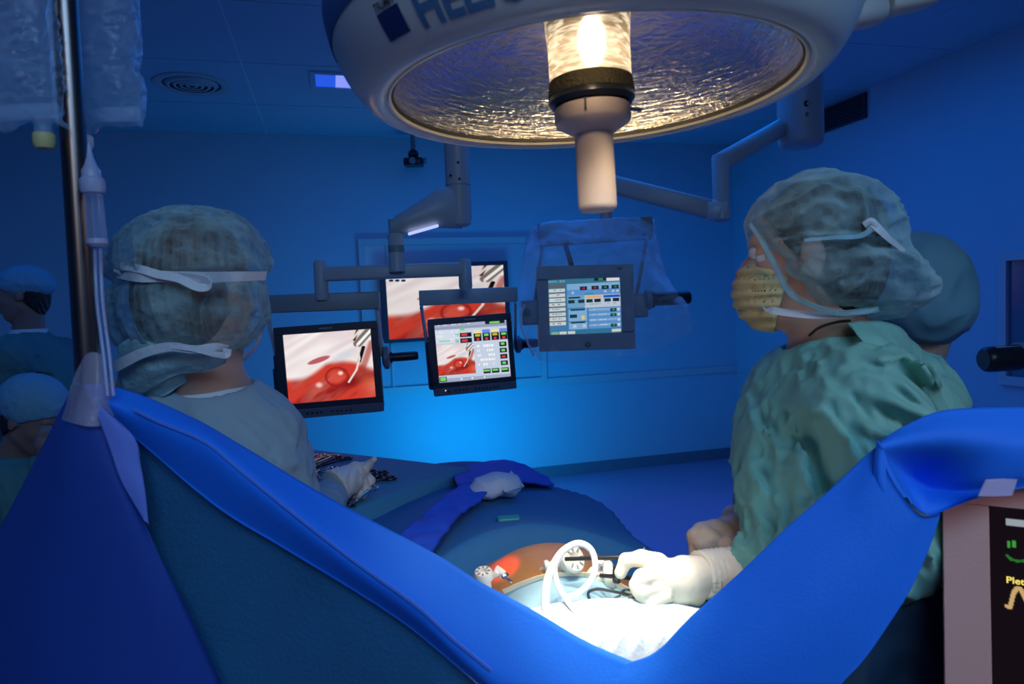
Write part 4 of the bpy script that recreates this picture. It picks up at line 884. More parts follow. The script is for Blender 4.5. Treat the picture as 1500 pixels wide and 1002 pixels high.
MB().lathe([(.030, -.01), (.034, 0), (.030, .01)], B(1082, 765, 1.21), 20, axis=unit(B(1100, 758, 1.24)-B(1070, 775, 1.19)), cap=True).build('sleeve_cuff', M_tie, sR)

# --- assistant behind the right surgeon
c = pix(1338, 428, 1.40); nk = pix(1330, 540, 1.42)
sA, R = human('person', 'assistant mostly hidden behind the green gowned surgeon, dark cap bulging past his', c, (-.8, .6), .0, nk, pix(1325, 600, 1.30), pix(1290, 590, 1.6), pix(1340, 790, 1.3), pix(1230, 760, 1.62), pix(1290, 820, 1.4), pix(1190, 800, 1.55), pix(1300, 800, 1.45)*[1, 1, 0]+[0, 0, .97],
               h=.012, gownm=M_scrub, hair=False)
def capA(p):
    d = smin(sdf1(ell_(pix(1335, 422, 1.40), (.105, .12, .112)), p), sdf1(ell_(pix(1350, 455, 1.38), (.085, .1, .068)), p), .03)
    d = np.maximum(d, -(p[..., 2]-pix(1395, 500, 1.38)[2]))
    return d-.004*ridged(p, 90, 31)-.004*snoise(p, 50, 9)
cc_ = pix(1340, 440, 1.4); body('bouffant_cap', capA, cc_-.2, cc_+.2, .007, mat('cap_dull', (.16, .34, .40), .8, alpha=.9, bump=[('noise', 20, .4)]), sA)

# --- two people far left
c = pix(32, 432, 3.0)
sB, R = human('person', 'standing person far left in teal scrubs and blue cap, face turned to the left', c, (-.92, -.38), .05, pix(42, 484, 3.02), pix(18, 522, 2.85), pix(90, 522, 3.2), pix(-10, 640, 2.8), pix(110, 650, 3.2), pix(20, 600, 2.7), pix(60, 600, 2.85), pix(50, 700, 3.0)*[1, 1, 0]+[0, 0, .92],
               h=.011, gownm=M_scrub, skin=M_skin2, nr=.055)
eyes(sB, c, R)
def capB(p):
    d = smin(sdf1(ell_((-.018, 0, .050), (.106, .088, .080)), p), sdf1(ell_((-.075, 0, .035), (.055, .075, .05)), p), .02)
    d = np.maximum(d, (p[..., 0]*.62-p[..., 2]-.008)*.9); return d-.002*ridged(p, 110, 3)
body('scrub_cap', xform(capB, c, R), c-.2, c+.2, .006, M_capB, sB)
hand('hand', [cap_(pix(22, 606, 2.7), pix(36, 598, 2.68), .03, .028)]+[q for k in range(4) for q in finger([pix(34, 590+k*6, 2.68), pix(46, 588+k*6, 2.67), pix(54, 592+k*6, 2.68)], [.011, .010, .009])]+finger([pix(26, 596, 2.68), pix(36, 588, 2.66), pix(44, 584, 2.66)], [.012, .011, .009]), M_skin2, sB, h=.005)
c = pix(52, 612, 2.2)
sC, R = human('person', 'seated person low at far left in pale blue cap, hand raised to the face', c, (.93, -.25), .42, pix(22, 672, 2.22), pix(5, 705, 2.42), pix(12, 712, 2.08), pix(60, 800, 2.5), pix(60, 800, 2.02), pix(66, 690, 2.30), pix(66, 668, 2.10), pix(-30, 900, 2.25)*[1, 1, 0]+[0, 0, .62],
               h=.010, gownm=M_scrub, skin=M_skin2, nr=.052, feet=False)
eyes(sC, c, R)
def capC(p):
    d = smin(sdf1(ell_((-.020, 0, .050), (.110, .092, .088)), p), sdf1(ell_((-.085, 0, .02), (.055, .075, .06)), p), .02)
    d = np.maximum(d, (p[..., 0]*.62-p[..., 2]-.008)*.9); return d-.002*ridged(p, 110, 3)
body('scrub_cap', xform(capC, c, R), c-.2, c+.2, .005, M_capB, sC)
hand('hand', [cap_(pix(66, 664, 2.10), pix(66, 650, 2.09), .026, .03)]+[q for k in range(4) for q in finger([pix(60+k*5, 646, 2.09), pix(60+k*5, 636, 2.085), pix(62+k*4, 628, 2.10)], [.011, .010, .009])]+finger([pix(72, 655, 2.08), pix(78, 646, 2.07), pix(79, 638, 2.08)], [.012, .011, .009]), M_skin2, sC, h=.005)
stl = thing('stool', 'low stool under the seated person at far left', 'stool', pix(-30, 900, 2.25)*[1, 1, 0])
q = pix(-30, 900, 2.25); MB().lathe([(.001, .44), (.17, .44), (.18, .46), (.17, .49), (.001, .49)], (q[0], q[1], 0), 24).build('seat', M_dark, stl)
MB().lathe([(.02, .05), (.02, .44)], (q[0], q[1], 0), 12, cap=True).build('post', M_steel, stl)
for k in range(5): a = k*1.257; MB().bar((q[0], q[1], .06), (q[0]+.25*cos(a), q[1]+.25*sin(a), .03), .03, .03).build('leg', M_dark, stl)

# ------------------------------------------------------------------ operating table, patient, drapes
M_blue = mat('blue_drape', (.006, .20, .92), .72, bump=[('noise', 260, .08), ('noise', 9, .2)], vary=.05, translucent=.12)
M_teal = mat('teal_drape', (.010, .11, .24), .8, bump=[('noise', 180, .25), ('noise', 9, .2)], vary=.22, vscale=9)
M_drapeG = mat('table_drape', (.018, .15, .36), .8, bump=[('noise', 200, .15), ('noise', 7, .25)], vary=.07)
M_royal = mat('royal_cloth', (.015, .09, .62), .75, bump=[('noise', 200, .1), ('noise', 14, .3)])
M_pale = mat('pale_drape', (.62, .76, .80), .8, bump=[('noise', 200, .1), ('noise', 12, .3)], vary=.04)
def hfield(name, xs, ys, zf, m, parent=None, th=.002, **k):
    X, Y = np.meshgrid(xs, ys, indexing='ij'); Z = zf(X, Y); A_ = np.stack([X, Y, Z], -1).reshape(-1, 3); B_ = A_-[0, 0, th]; nx, ny = X.shape; o = nx*ny; F = []
    for i in range(nx-1):
        for j in range(ny-1):
            a = i*ny+j; F.append((a, a+ny, a+ny+1, a+1)); F.append((a+o, a+1+o, a+ny+1+o, a+ny+o))
    for i in range(nx-1):
        F.append((i*ny, i*ny+o, (i+1)*ny+o, (i+1)*ny)); a = i*ny+ny-1; F.append((a, a+ny, a+ny+o, a+o))
    for j in range(ny-1):
        F.append((j, j+1, j+1+o, j+o)); a = (nx-1)*ny+j; F.append((a, a+o, a+1+o, a+1))
    return mk(name, np.concatenate([A_, B_]), np.array(F), m, parent, world=True, **k)
sst = lambda a, b_, x: np.clip((x-a)/(b_-a), 0, 1)**2*(3-2*np.clip((x-a)/(b_-a), 0, 1))
TX = .33      # table centre line (world x)
tb = thing('operating_table', 'operating table hidden under the blue drapes with its pillar base', 'table', (TX, 1.25, 0), world=True)
wbox('mattress', (TX-.25, .38, .86), (TX+.25, 2.25, .915), M_black, tb); wbox('table_top', (TX-.26, .36, .82), (TX+.26, 2.27, .86), M_steel, tb)
wbox('pillar', (TX-.12, 1.15, .10), (TX+.12, 1.55, .82), M_steel, tb); wbox('foot', (TX-.25, .85, .0), (TX+.25, 1.8, .10), M_steel, tb)
# patient
BC = pix(800, 838, 1.12)        # navel region
pat = thing('person', 'patient lying on the table, only the orange-lit bare belly showing between drapes', 'person', (TX, 1.0, .915), world=True)
bw = lambda x, y, z: WL(np.array([x, y, z]))
hpR = frame((0, -1), 0)
pc = bw(TX, .42, 1.02)
lay = np.stack([np.array([0, 0, 1.]), WL(np.array([1., 0, 0])), WL(np.array([0, -1., 0]))], 1)
hfp = xform(headf, pc, lay)
AB = BC+[.01, .04, -.125]
pb_ = union([cap_(bw(TX, .50, .99), bw(TX, .64, .97), .05, .055), ell_(bw(TX, .80, .97), (.18, .2, .075)), ell_(AB, (.165, .16, .150)), ell_(bw(TX, 1.28, .99), (.17, .2, .075)),
             cap_(bw(TX-.1, 1.3, .985), bw(TX-.11, 1.75, .975), .07, .055), cap_(bw(TX+.1, 1.3, .985), bw(TX+.11, 1.75, .975), .07, .055),
             cap_(bw(TX-.11, 1.75, .975), bw(TX-.11, 2.12, .955), .05, .035), cap_(bw(TX+.11, 1.75, .975), bw(TX+.11, 2.12, .955), .05, .035), cap_(bw(TX-.11, 2.12, .955), bw(TX-.13, 2.17, 1.0), .03, .025), cap_(bw(TX+.11, 2.12, .955), bw(TX+.13, 2.17, 1.0), .03, .025),
             cap_(bw(TX-.16, .66, 1.03), bw(TX-.22, .95, 1.0), .045, .04), cap_(bw(TX+.16, .66, 1.03), bw(TX+.22, .95, 1.0), .045, .04), cap_(bw(TX-.22, .95, 1.0), bw(TX-.2, 1.2, 1.0), .035, .03), cap_(bw(TX+.22, .95, 1.0), bw(TX+.2, 1.2, 1.0), .035, .03)], .04)
def patf(p): return smin(hfp(p), pb_(p), .02)+.004*np.exp(-(np.linalg.norm(p-pix(868, 838, 1.1), axis=-1)/.012)**2)
c0 = bw(TX, 1.3, 1.05); M_skinP = mat('skin_iodine', (.58, .26, .08), .42, bump=[('noise', 70, .12)], vary=.18, vscale=14)
body('body', patf, c0-[.65, 1.05, .2], c0+[.55, 1.15, .2], .008, M_skinP, pat)
mk_ = mat('red_glow_skin', (.8, .06, .03), .4, emit=(.9, .05, .03), estr=.35)
# leg drape: one big sheet, high over the legs and falling at the sides
def legz(X, Y):
    s = X-TX; z = 1.075+.0*Y; z = z-.055*sst(1.5, 2.25, Y); z = z+.05*np.exp(-((Y-1.15)/.22)**2)*np.exp(-(s/.2)**2)
    z = z-.028*np.clip(np.abs(s)/.25, 0, 1)**2
    edge = np.maximum(np.abs(s)-.275-.02*np.sin(Y*9), 0); z = z-np.minimum(edge*7, .55)
    ed2 = np.maximum(Y-2.27, 0); z = z-np.minimum(ed2*6, .5)
    P = np.stack([X*3, Y*3, 0*X], -1).reshape(-1, 3); z = z+(.004*snoise(P, 4, 2)+.004*np.maximum(ridged(P, 2.2, 5), 0)).reshape(X.shape)
    return z
ys0 = WL(np.zeros(3))
def legz2(X, Y):
    z = legz(X, Y); L_ = WL(np.stack([X, Y, z], -1)); d = np.hypot((L_[..., 0]-AB[0])/.185, (L_[..., 1]-(AB[1]+.02))/.125)   # pushed down round the belly opening
    return z-.22*np.clip(1.12-d, 0, 1)-.09*sst(1.16, 1.02, L_[..., 1])
ld = hfield('patient_drape', np.linspace(TX-.36, TX+.36, 90), np.linspace(1.03, 2.36, 110), legz2, M_drapeG)
tag(ld, 'large blue drape spread over the legs of the patient and hanging off the table', 'drape')
# chest drape, pale, bright under the lamp
def chz(X, Y):
    L_ = WL(np.stack([X, Y, 0*X], -1)); rr_, ff = L_[..., 0], L_[..., 1]
    z = 1.118-.6*np.clip(.87-ff, 0, .1)/.1-.045*((X-TX-.02)/.22)**2-.02*sst(.9, 1.1, ff); z = z-.06*sst(.95, 1.09, ff)
    P = np.stack([X*3, Y*3, 0*X], -1).reshape(-1, 3); z = z+(.005*snoise(P, 5, 7)+.007*np.maximum(ridged(P, 2.6, 9), 0)).reshape(X.shape)
    return z
cd = hfield('chest_drape', np.linspace(TX-.30, TX+.27, 80), np.linspace(.60, 1.06, 70), chz, M_pale)
tag(cd, 'pale drape glaring white under the surgical lamp beside the belly', 'drape')
# adhesive drape with a cream edge framing the belly
fr_ = sheet('incise_drape', [[(738, 868, 1.055), (765, 856, 1.055), (800, 845, 1.055), (850, 842, 1.06), (890, 850, 1.06), (925, 868, 1.06)], [(742, 880, 1.045), (768, 866, 1.04), (802, 858, 1.035), (848, 856, 1.035), (885, 866, 1.035), (920, 884, 1.04)], [(748, 905, 1.0), (775, 895, .99), (810, 890, .985), (850, 885, .985), (885, 890, .985), (925, 905, .99)]], mat('incise_blue', (.25, .42, .52), .6, bump=[('noise', 20, .3)]), None, nu=60, nv=10, amp=.003, sc=40, seed=2)
tag(fr_, 'grey-blue inner drape bordering the bare belly towards the viewer', 'drape')
tp_ = ribbon('tape_edge', [pix(737, 867, 1.048), pix(765, 855, 1.048), pix(800, 844, 1.048), pix(850, 841, 1.053), (pix(890, 849, 1.053)), pix(925, 867, 1.053)], .008, mat('cream_tape', (.8, .66, .45), .6), None, hint=(0, 1, .3))
tag(tp_, 'cream tape along the inner drape at the edge of the belly', 'tape')
# added red spot over the belly, standing in for laparoscope light through the skin
rl = bpy.data.lights.new('scope_glow_spot', 'SPOT'); rl.energy = 7; rl.color = (1, .02, .01); rl.spot_size = radians(16); rl.spot_blend = .8; rl.shadow_soft_size = .005
ro = bpy.data.objects.new('scope_glow_spot', rl); COL.objects.link(ro); a = LW(pix(735, 700, .95)+[0, 0, 0]); b_ = LW(pix(734, 818, 1.12)); ro.location = a; ro.rotation_euler = (Vector(b_)-Vector(a)).to_track_quat('-Z', 'Y').to_euler()
# trocars, tube, instruments
M_tro = mat('trocar_plastic', (.80, .76, .66), .35); M_tube = mat('insufflation_tube', (.85, .85, .82), .3, sss=.1)
def trocar(name, label, base, ax, s=1.0, tap=None):
    t = thing(name, label, 'trocar', base); ax = unit(ax); b0 = np.asarray(base)
    MB().lathe([(.006*s, -.05), (.006*s, 0), (.010*s, .004), (.016*s, .01), (.017*s, .022), (.014*s, .026), (.014*s, .030)], b0, 24, axis=ax, cap=True).build('sleeve', M_tro, t)
    MB().lathe([(.014*s, .028), (.021*s, .030), (.023*s, .034), (.023*s, .042), (.020*s, .045), (.010*s, .045), (.008*s, .040), (.001, .040)], b0, 28, axis=ax).build('head', M_tro, t); hd = t.children[-1] if False else [q for q in bpy.data.objects if q.parent == t and q.name.startswith('head')][0]
    for k in range(8): a = k*pi/4; u = unit(np.cross(ax, [0, 1, .2])); w_ = np.cross(ax, u); d_ = u*cos(a)+w_*sin(a); MB().bar(b0+ax*.0455+d_*.011*s, b0+ax*.0455+d_*.018*s, .0025, .0015, up=ax).build('grip_rib', M_grey, hd)
    MB().lathe([(.005*s, 0), (.005*s, .012), (.008*s, .014), (.008*s, .020), (.003*s, .022)], b0+ax*.018+(0 if tap is None else np.asarray(tap)*.012), 16, axis=tap if tap is not None else (-1, 0, .1), cap=True).build('gas_tap', M_tro, t)
    return t
trocar('trocar', 'white round trocar with the looped tube, standing in the middle of the belly', pix(815, 828, 1.08), (.62, -.62, .48), 1.0, (-.95, -.2, -.05))
trocar('trocar', 'beige trocar held by the gloved fingers at the right of the belly', pix(858, 846, 1.07), (.98, -.1, .12), .95, (.1, -.3, .9))
trocar('trocar', 'small trocar at the left end of the belly by the screen drape', pix(712, 872, 1.01), (-.05, -.3, .95), .6, (.6, -.2, .7))
t = thing('stopcock', 'small square white stopcock with metal lever at the left of the belly', 'stopcock', pix(733, 842, 1.02)); q = pix(731, 838, 1.02)
MB().box(q, (.017, .010, .012), .2, ex=unit([.8, 0, -.5]), ey=unit([.3, .6, .3])).build('valve_block', M_tro, t); MB().tube([q+[.004, -.006, -.002], pix(741, 846, 1.01), pix(750, 853, 1.01)], .002, 8).build('lever', M_steel, t)
MB().lathe([(.005, 0), (.005, .008), (.001, .009)], pix(739, 844, 1.005), 12, axis=(.3, -.8, .4)).build('luer_lock', M_steel, t)
tu = MB().tube([pix(803, 905, .93), pix(799, 882, .95), pix(802, 850, .97), pix(812, 825, .99), pix(826, 806, 1.0), pix(848, 796, 1.0), pix(866, 806, 1.0), pix(872, 830, .99), pix(864, 853, .98), pix(845, 870, .965), pix(826, 876, .95)], [.0060, .0058, .0050, .0045, .0042], 14, sub=8).build('gas_tube', M_tube)
tag(tu, 'white gas tube arching in a loop above the belly', 'tube', None)
tu = MB().tube([pix(822, 815, 1.0), pix(813, 830, .99), pix(815, 850, .98), pix(824, 870, .965), pix(838, 890, .93), pix(850, 905, .91)], .0042, 14, sub=8).build('gas_tube', M_tube)
tag(tu, 'second shorter white tube running from the trocar down on to the bright drape', 'tube')
M_shaft = mat('instrument_black', (.012, .012, .014), .35)
t = thing('laparoscopic_instrument', 'long black laparoscopic shaft entering the round trocar from the gloved hand', 'instrument', pix(870, 816, 1.0))
MB().tube([pix(828, 819, 1.03), pix(925, 816, .99), pix(960, 830, 1.0)], .0032, 10).build('shaft', M_shaft, t); MB().bar(pix(940, 812, 1.03), pix(944, 802, 1.03), .003, .003).build('lever', M_steel, t)
t = thing('laparoscopic_instrument', 'black instrument with a ring collar running into the beige trocar', 'instrument', pix(905, 845, 1.0))
MB().tube([pix(880, 843, 1.03), pix(905, 845, .995), pix(960, 850, 1.01)], .0032, 10).build('shaft', M_shaft, t)
MB().lathe([(.004, -.003), (.011, -.003), (.013, 0), (.013, .006), (.011, .008), (.004, .008)], pix(901, 842, 1.0), 18, axis=unit(pix(960, 850, 1.01)-pix(880, 843, 1.03))).build('collar', M_shaft, t)
MB().tube([pix(995, 895, .95), pix(1001, 910, .94), pix(1004, 925, .935)], .006, 10).build('handle', M_shaft, t)
# blue ring handle of the instrument in the far hand
t = thing('grasping_forceps', 'forceps with blue ring grip held by the shaded tan glove', 'instrument', pix(1045, 815, 1.1)); a = np.arange(25)*2*pi/24; q = pix(1046, 819, 1.10)
MB().tube([q+[.012*cos(x), .0, .012*sin(x)] for x in a], .003, 10).build('ring', mat('ring_blue', (.05, .25, .9), .35), t); MB().tube([q+[0, 0, -.012], q+[.0, .03, -.05]], .004, 8).build('shank', M_shaft, t)
# forceps and cable on the bright drape
def clamp(name, label, tip, ring, up=(0, 0, 1), s=1.0, m=None, group=None, lab2=None):
    m = m or M_steel; tip = np.asarray(tip, float); ring = np.asarray(ring, float); ax = unit(ring-tip); L_ = np.linalg.norm(ring-tip); sd = unit(np.cross(ax, up)); t = thing(name, label, 'instrument', (tip+ring)/2-[0, 0, .004], group)
    piv = tip+ax*L_*.33
    for s_ in (-1, 1):
        arm_ = MB().tube([tip+sd*s_*.001, piv-sd*s_*.003, piv+ax*L_*.1+sd*s_*.006*s, ring-ax*.014+sd*s_*.010*s], [.0012*s, .0028*s, .0022*s, .002*s], 8, sub=4).build('arm', m, t)
        c_ = ring+sd*s_*.012*s; a = np.arange(17)*2*pi/16; MB().tube([c_+(ax*cos(x)+sd*sin(x))*.010*s for x in a], .0022*s, 8).build('finger_ring', m, arm_)
    MB().lathe([(.001, -.003), (.004*s, -.003), (.004*s, .003), (.001, .003)], piv, 12, axis=up).build('pivot', m, t)
    return t
M_clampG = mat('clamp_green_steel', (.20, .28, .27), .3, metal=.7)
clamp('clamp', 'dark steel clamp lying on the bright drape below the gloved hand', pix(880, 887, .965), pix(925, 872, .985), m=M_clampG, s=.9)
cb_ = MB().tube([pix(864, 880, .975), pix(862, 868, .98), pix(876, 863, .985), pix(895, 866, .985), pix(925, 873, .985), pix(960, 890, .97), pix(985, 905, .95)], .0022, 8, sub=6).build('light_cable', M_shaft)
tag(cb_, 'thin black cable curving over the bright drape under the hand', 'cable')
cb_ = MB().tube([pix(868, 905, .93), pix(872, 925, .91), pix(885, 945, .90), pix(905, 958, .89), pix(930, 962, .88)], .0012, 6, sub=6).build('suture_thread', M_grey)
tag(cb_, 'fine grey thread lying in a curve on the glaring white drape', 'thread')
# gauze heap, green tab, royal cloth on the leg drape
def lump(name, label, cat, us, m, h=.005, amp=.008, sc=60):
    c_ = np.mean([q[0] for q in us], 0); f0 = union([ell_(q[0], q[1]) for q in us], .015)
    V, F = surfnet(lambda p: f0(p)-amp*ridged(p, sc, 3)*.6-amp*.5*snoise(p, sc*.8, 5), c_-.16, c_+.16, h); return tag(mk(name, V, F, m, None), label, cat)
G = lambda u, v, z: pz(u, v, z)
lump('gauze_pad', 'crumpled pale gauze heap on the drape at the foot end of the table', 'gauze', [(G(715, 716, 1.11), (.045, .035, .022)), (G(738, 710, 1.11), (.04, .04, .028)), (G(722, 706, 1.12), (.04, .04, .018))], mat('gauze', (.55, .64, .75), .85, bump=[('noise', 60, .4)]))
sh = sheet('folded_gauze', [[(728, 713, 1.60), (738, 706, 1.62), (748, 690, 1.68)], [(742, 722, 1.58), (755, 718, 1.60), (768, 713, 1.64)]], mat('gauze'), None, nu=16, nv=8, th=.004, amp=.003, sc=40); tag(sh, 'folded corner of pale gauze beside the heap at the foot of the table', 'gauze')
q = G(745, 760, 1.103); tag(MB().box(q, (.048, .028, .008), .2, ex=unit([1, .1, 0]), ey=unit([-.1, 1, 0])).build('green_tab', mat('green_plastic', (.02, .30, .28), .5)), 'small green rectangular pad lying on the leg drape', 'pad')
rc = sheet('royal_cloth', [[(560, 800, 1.22), (600, 772, 1.33), (640, 738, 1.48), (672, 712, 1.62), (712, 708, 1.66)], [(590, 815, 1.18), (620, 786, 1.27), (652, 752, 1.42), (685, 730, 1.53), (714, 722, 1.58)], [(615, 830, 1.14), (638, 800, 1.22), (665, 764, 1.36), (692, 740, 1.48), (704, 733, 1.52)]], M_royal, None, nu=70, nv=14, th=.003, amp=.006, sc=80, seed=6)
tag(rc, 'vivid royal blue cloth folded between the instrument table and the patient drape', 'cloth')
rc = sheet('royal_cloth', [[(660, 690, 2.02), (700, 679, 2.10), (748, 674, 2.14), (800, 697, 1.98)], [(670, 712, 1.70), (710, 706, 1.72), (760, 705, 1.75), (812, 712, 1.82)]], M_royal, None, nu=50, nv=14, th=.003, amp=.004, sc=60, seed=16)
tag(rc, 'royal blue cloth turned over the far foot end of the patient table', 'cloth')

# instrument table: draped rectangular table set at an angle
ZI = 1.08
cF, cR_, cN = pz(430, 655, ZI), pz(686, 685, ZI), pz(520, 768, ZI)
dA = unit((cF-cR_)*[1, 1, 0]); dB = np.array([-dA[1], dA[0], 0]);  dB = dB if dB@(cN-cR_) > 0 else -dB
O_ = cR_.copy(); LA, LB = .85, .62
it = thing('instrument_table', 'instrument table under a blue-green drape by the left surgeon', 'table', O_+dA*LA/2+dB*LB/2-[0, 0, ZI])
def tsurf(a, b_):
    oa = np.maximum(-a, 0)+np.maximum(a-LA, 0); ob = np.maximum(-b_, 0)+np.maximum(b_-LB, 0); drop = np.minimum((oa+ob)*5.0, .42)
    P = O_+(np.clip(a, -.09, LA+.09)[..., None])*dA+(np.clip(b_, -.09, LB+.09)[..., None])*dB; P[..., 2] = ZI-drop
    nz = (.0025*snoise(P.reshape(-1, 3)*3, 5, 3)).reshape(a.shape); P[..., 2] += nz-.0*oa
    wv = .012*np.sin(P[..., 0]*40+P[..., 1]*33)*np.clip(drop*4, 0, 1); P = P+dA*wv[..., None]*.6+dB*wv[..., None]*.6
    return P
aa = np.r_[np.linspace(-.09, 0, 12), np.linspace(.03, LA-.03, 26), np.linspace(LA, LA+.09, 12)]; bb = np.r_[np.linspace(-.09, 0, 12), np.linspace(.03, LB-.03, 20), np.linspace(LB, LB+.09, 12)]
Am, Bm = np.meshgrid(aa, bb, indexing='ij'); P = tsurf(Am, Bm); nb_ = len(bb); F = np.array([(i*nb_+j, (i+1)*nb_+j, (i+1)*nb_+j+1, i*nb_+j+1) for i in range(len(aa)-1) for j in range(nb_-1)])
V = np.concatenate([P.reshape(-1, 3), P.reshape(-1, 3)-[0, 0, .003]]); mk('drape', V, np.concatenate([F, F[:, ::-1]+len(aa)*nb_]), mat('instrument_drape', (.05, .25, .38), .8, bump=[('noise', 200, .15), ('noise', 7, .25)], vary=.07), it)
MB().box(O_+dA*LA/2+dB*LB/2-[0, 0, .02], (LA-.04, LB-.04, .025), .02, ex=dA, ey=dB).build('table_top', M_steel, it)
for a, b_ in ((LA-.06, .06), (LA-.06, LB-.06), (.14, LB-.06)):
    q = O_+dA*a+dB*b_; MB().tube([q-[0, 0, .03], q*[1, 1, 0]+[0, 0, .03]], .014, 12).build('leg', M_steel, it)
# thin fold line of the drape and the corner flap
cf = sheet('corner_flap', [[(640, 712, 1.88), (660, 700, 1.92), (684, 684, 1.955)], [(650, 722, 1.85), (680, 712, 1.90), (706, 707, 1.93)]], mat('instrument_drape'), it, nu=14, nv=8, th=.003, amp=.002)
T = lambda u, v: pz(u, v, ZI+.007)
M_gold = mat('gold_rings', (.75, .5, .3), .3, metal=1.)
nI = 'instruments laid out on the instrument table'
for (a, b_, lb, mm) in (((470, 702), (436, 664), 'steel clamp at the far left edge of the instrument table, nearest the sleeve', None), ((440, 690), (462, 667), 'steel clamp second from the sleeve with its rings towards the wall', None),
                   ((444, 686), (482, 668), 'steel clamp with orange-glinting rings near the far edge of the instrument table', M_gold), ((446, 689), (502, 671), 'dark scissors beyond the gloved hand on the instrument table', M_shaft),
                   ((452, 692), (488, 688), 'long pale forceps lying left of the glove cuff', None)):
    clamp('clamp', lb, T(*a), T(*b_), s=1.5, m=mm, group=nI)
for (a, b_, lb) in (((532, 700), (552, 692), 'black ringed scissors just right of the gloved fingers'), ((535, 706), (566, 699), 'black ringed scissors with one ring lying farthest right on the table')):
    clamp('clamp', lb, T(*a), T(*b_), s=1.6, m=M_shaft, group=nI)
clamp('clamp', 'steel needle holder gripped by the glove, pointing down to the near edge', T(508, 744), pix(536, 715, 1.68), s=1.4, group=nI)
clamp('clamp', 'small dark clamp beneath the gloved hand at the near edge of the instrument table', T(520, 742), T(505, 730), s=1.2, m=M_shaft, group=nI)

# ------------------------------------------------------------------ foreground: screen drape, pole, bags, monitor
dr = thing('screen_drape', 'large blue drape hung as a screen across the foreground, dipping to a V', 'drape', pix(750, 980, .78))
# upper flap with the long silhouette edge, left of the V
sheet('folded_edge', [[(118, 563, .86), (150, 562, .86), (196, 574, .86), (240, 592, .86), (300, 622, .86), (350, 652, .86), (440, 705, .86), (540, 760, .85), (640, 812, .83), (700, 850, .82), (780, 893, .81), (860, 940, .80), (930, 970, .79), (965, 985, .785), (1010, 1010, .78)],
                      [(125, 585, .835), (150, 585, .835), (190, 605, .835), (235, 622, .825), (300, 650, .815), (350, 690, .81), (430, 755, .805), (520, 825, .795), (610, 890, .785), (665, 940, .78), (720, 985, .775), (790, 1035, .77), (860, 1080, .765), (1000, 1120, .76)],
                      [(140, 610, .85), (165, 618, .85), (195, 640, .85), (230, 668, .845), (285, 715, .84), (340, 757, .835), (410, 800, .83), (500, 855, .82), (590, 915, .81), (650, 962, .80), (710, 1010, .79), (770, 1060, .785), (840, 1110, .78), (1000, 1200, .775)]], M_blue, dr, nu=110, nv=12, amp=.0035, sc=12, seed=3)
ribbon('hem', [pix(*q) for q in [(196, 600, .829), (235, 619, .821), (300, 647, .811), (350, 687, .806), (430, 752, .801), (520, 822, .791), (610, 887, .781), (665, 937, .776), (720, 982, .771)]], .0035, mat('hem_highlight', (.10, .26, .85), .7), dr, hint=(0, 1, .2))  # lighter blue paints the highlight along the folded hem edge
# teal lower panel
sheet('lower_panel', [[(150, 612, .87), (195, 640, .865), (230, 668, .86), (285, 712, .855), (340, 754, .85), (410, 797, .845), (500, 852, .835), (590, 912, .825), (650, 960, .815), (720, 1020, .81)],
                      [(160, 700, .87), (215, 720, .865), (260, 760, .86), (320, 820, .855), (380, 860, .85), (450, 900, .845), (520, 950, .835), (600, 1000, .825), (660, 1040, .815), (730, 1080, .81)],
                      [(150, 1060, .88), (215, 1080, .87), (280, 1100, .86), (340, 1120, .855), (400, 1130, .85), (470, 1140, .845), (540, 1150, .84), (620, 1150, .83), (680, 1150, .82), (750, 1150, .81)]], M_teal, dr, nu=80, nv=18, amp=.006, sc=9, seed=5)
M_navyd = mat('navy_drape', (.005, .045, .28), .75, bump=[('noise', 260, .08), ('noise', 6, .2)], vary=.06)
# left hanging piece and its turned-over corner
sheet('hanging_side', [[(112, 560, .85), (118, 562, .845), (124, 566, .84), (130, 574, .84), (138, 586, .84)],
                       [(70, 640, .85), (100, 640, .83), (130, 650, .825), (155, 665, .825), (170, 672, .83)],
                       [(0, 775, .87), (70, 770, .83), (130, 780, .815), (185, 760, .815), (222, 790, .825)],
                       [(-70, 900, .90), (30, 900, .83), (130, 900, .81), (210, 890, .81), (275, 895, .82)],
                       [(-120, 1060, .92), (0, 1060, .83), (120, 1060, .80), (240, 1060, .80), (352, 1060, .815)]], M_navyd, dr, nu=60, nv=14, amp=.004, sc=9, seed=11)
sheet('turned_corner', [[(126, 572, .832), (134, 580, .832), (146, 592, .833)], [(142, 610, .823), (165, 618, .822), (196, 640, .825)], [(160, 655, .818), (182, 668, .817), (206, 680, .82)], [(178, 705, .812), (198, 712, .812), (213, 722, .814)], [(212, 762, .812), (215, 765, .812), (218, 770, .813)]], mat('drape_under', (.13, .20, .62), .75, bump=[('noise', 260, .08)]), dr, nu=16, nv=10, amp=.0015, sc=20)
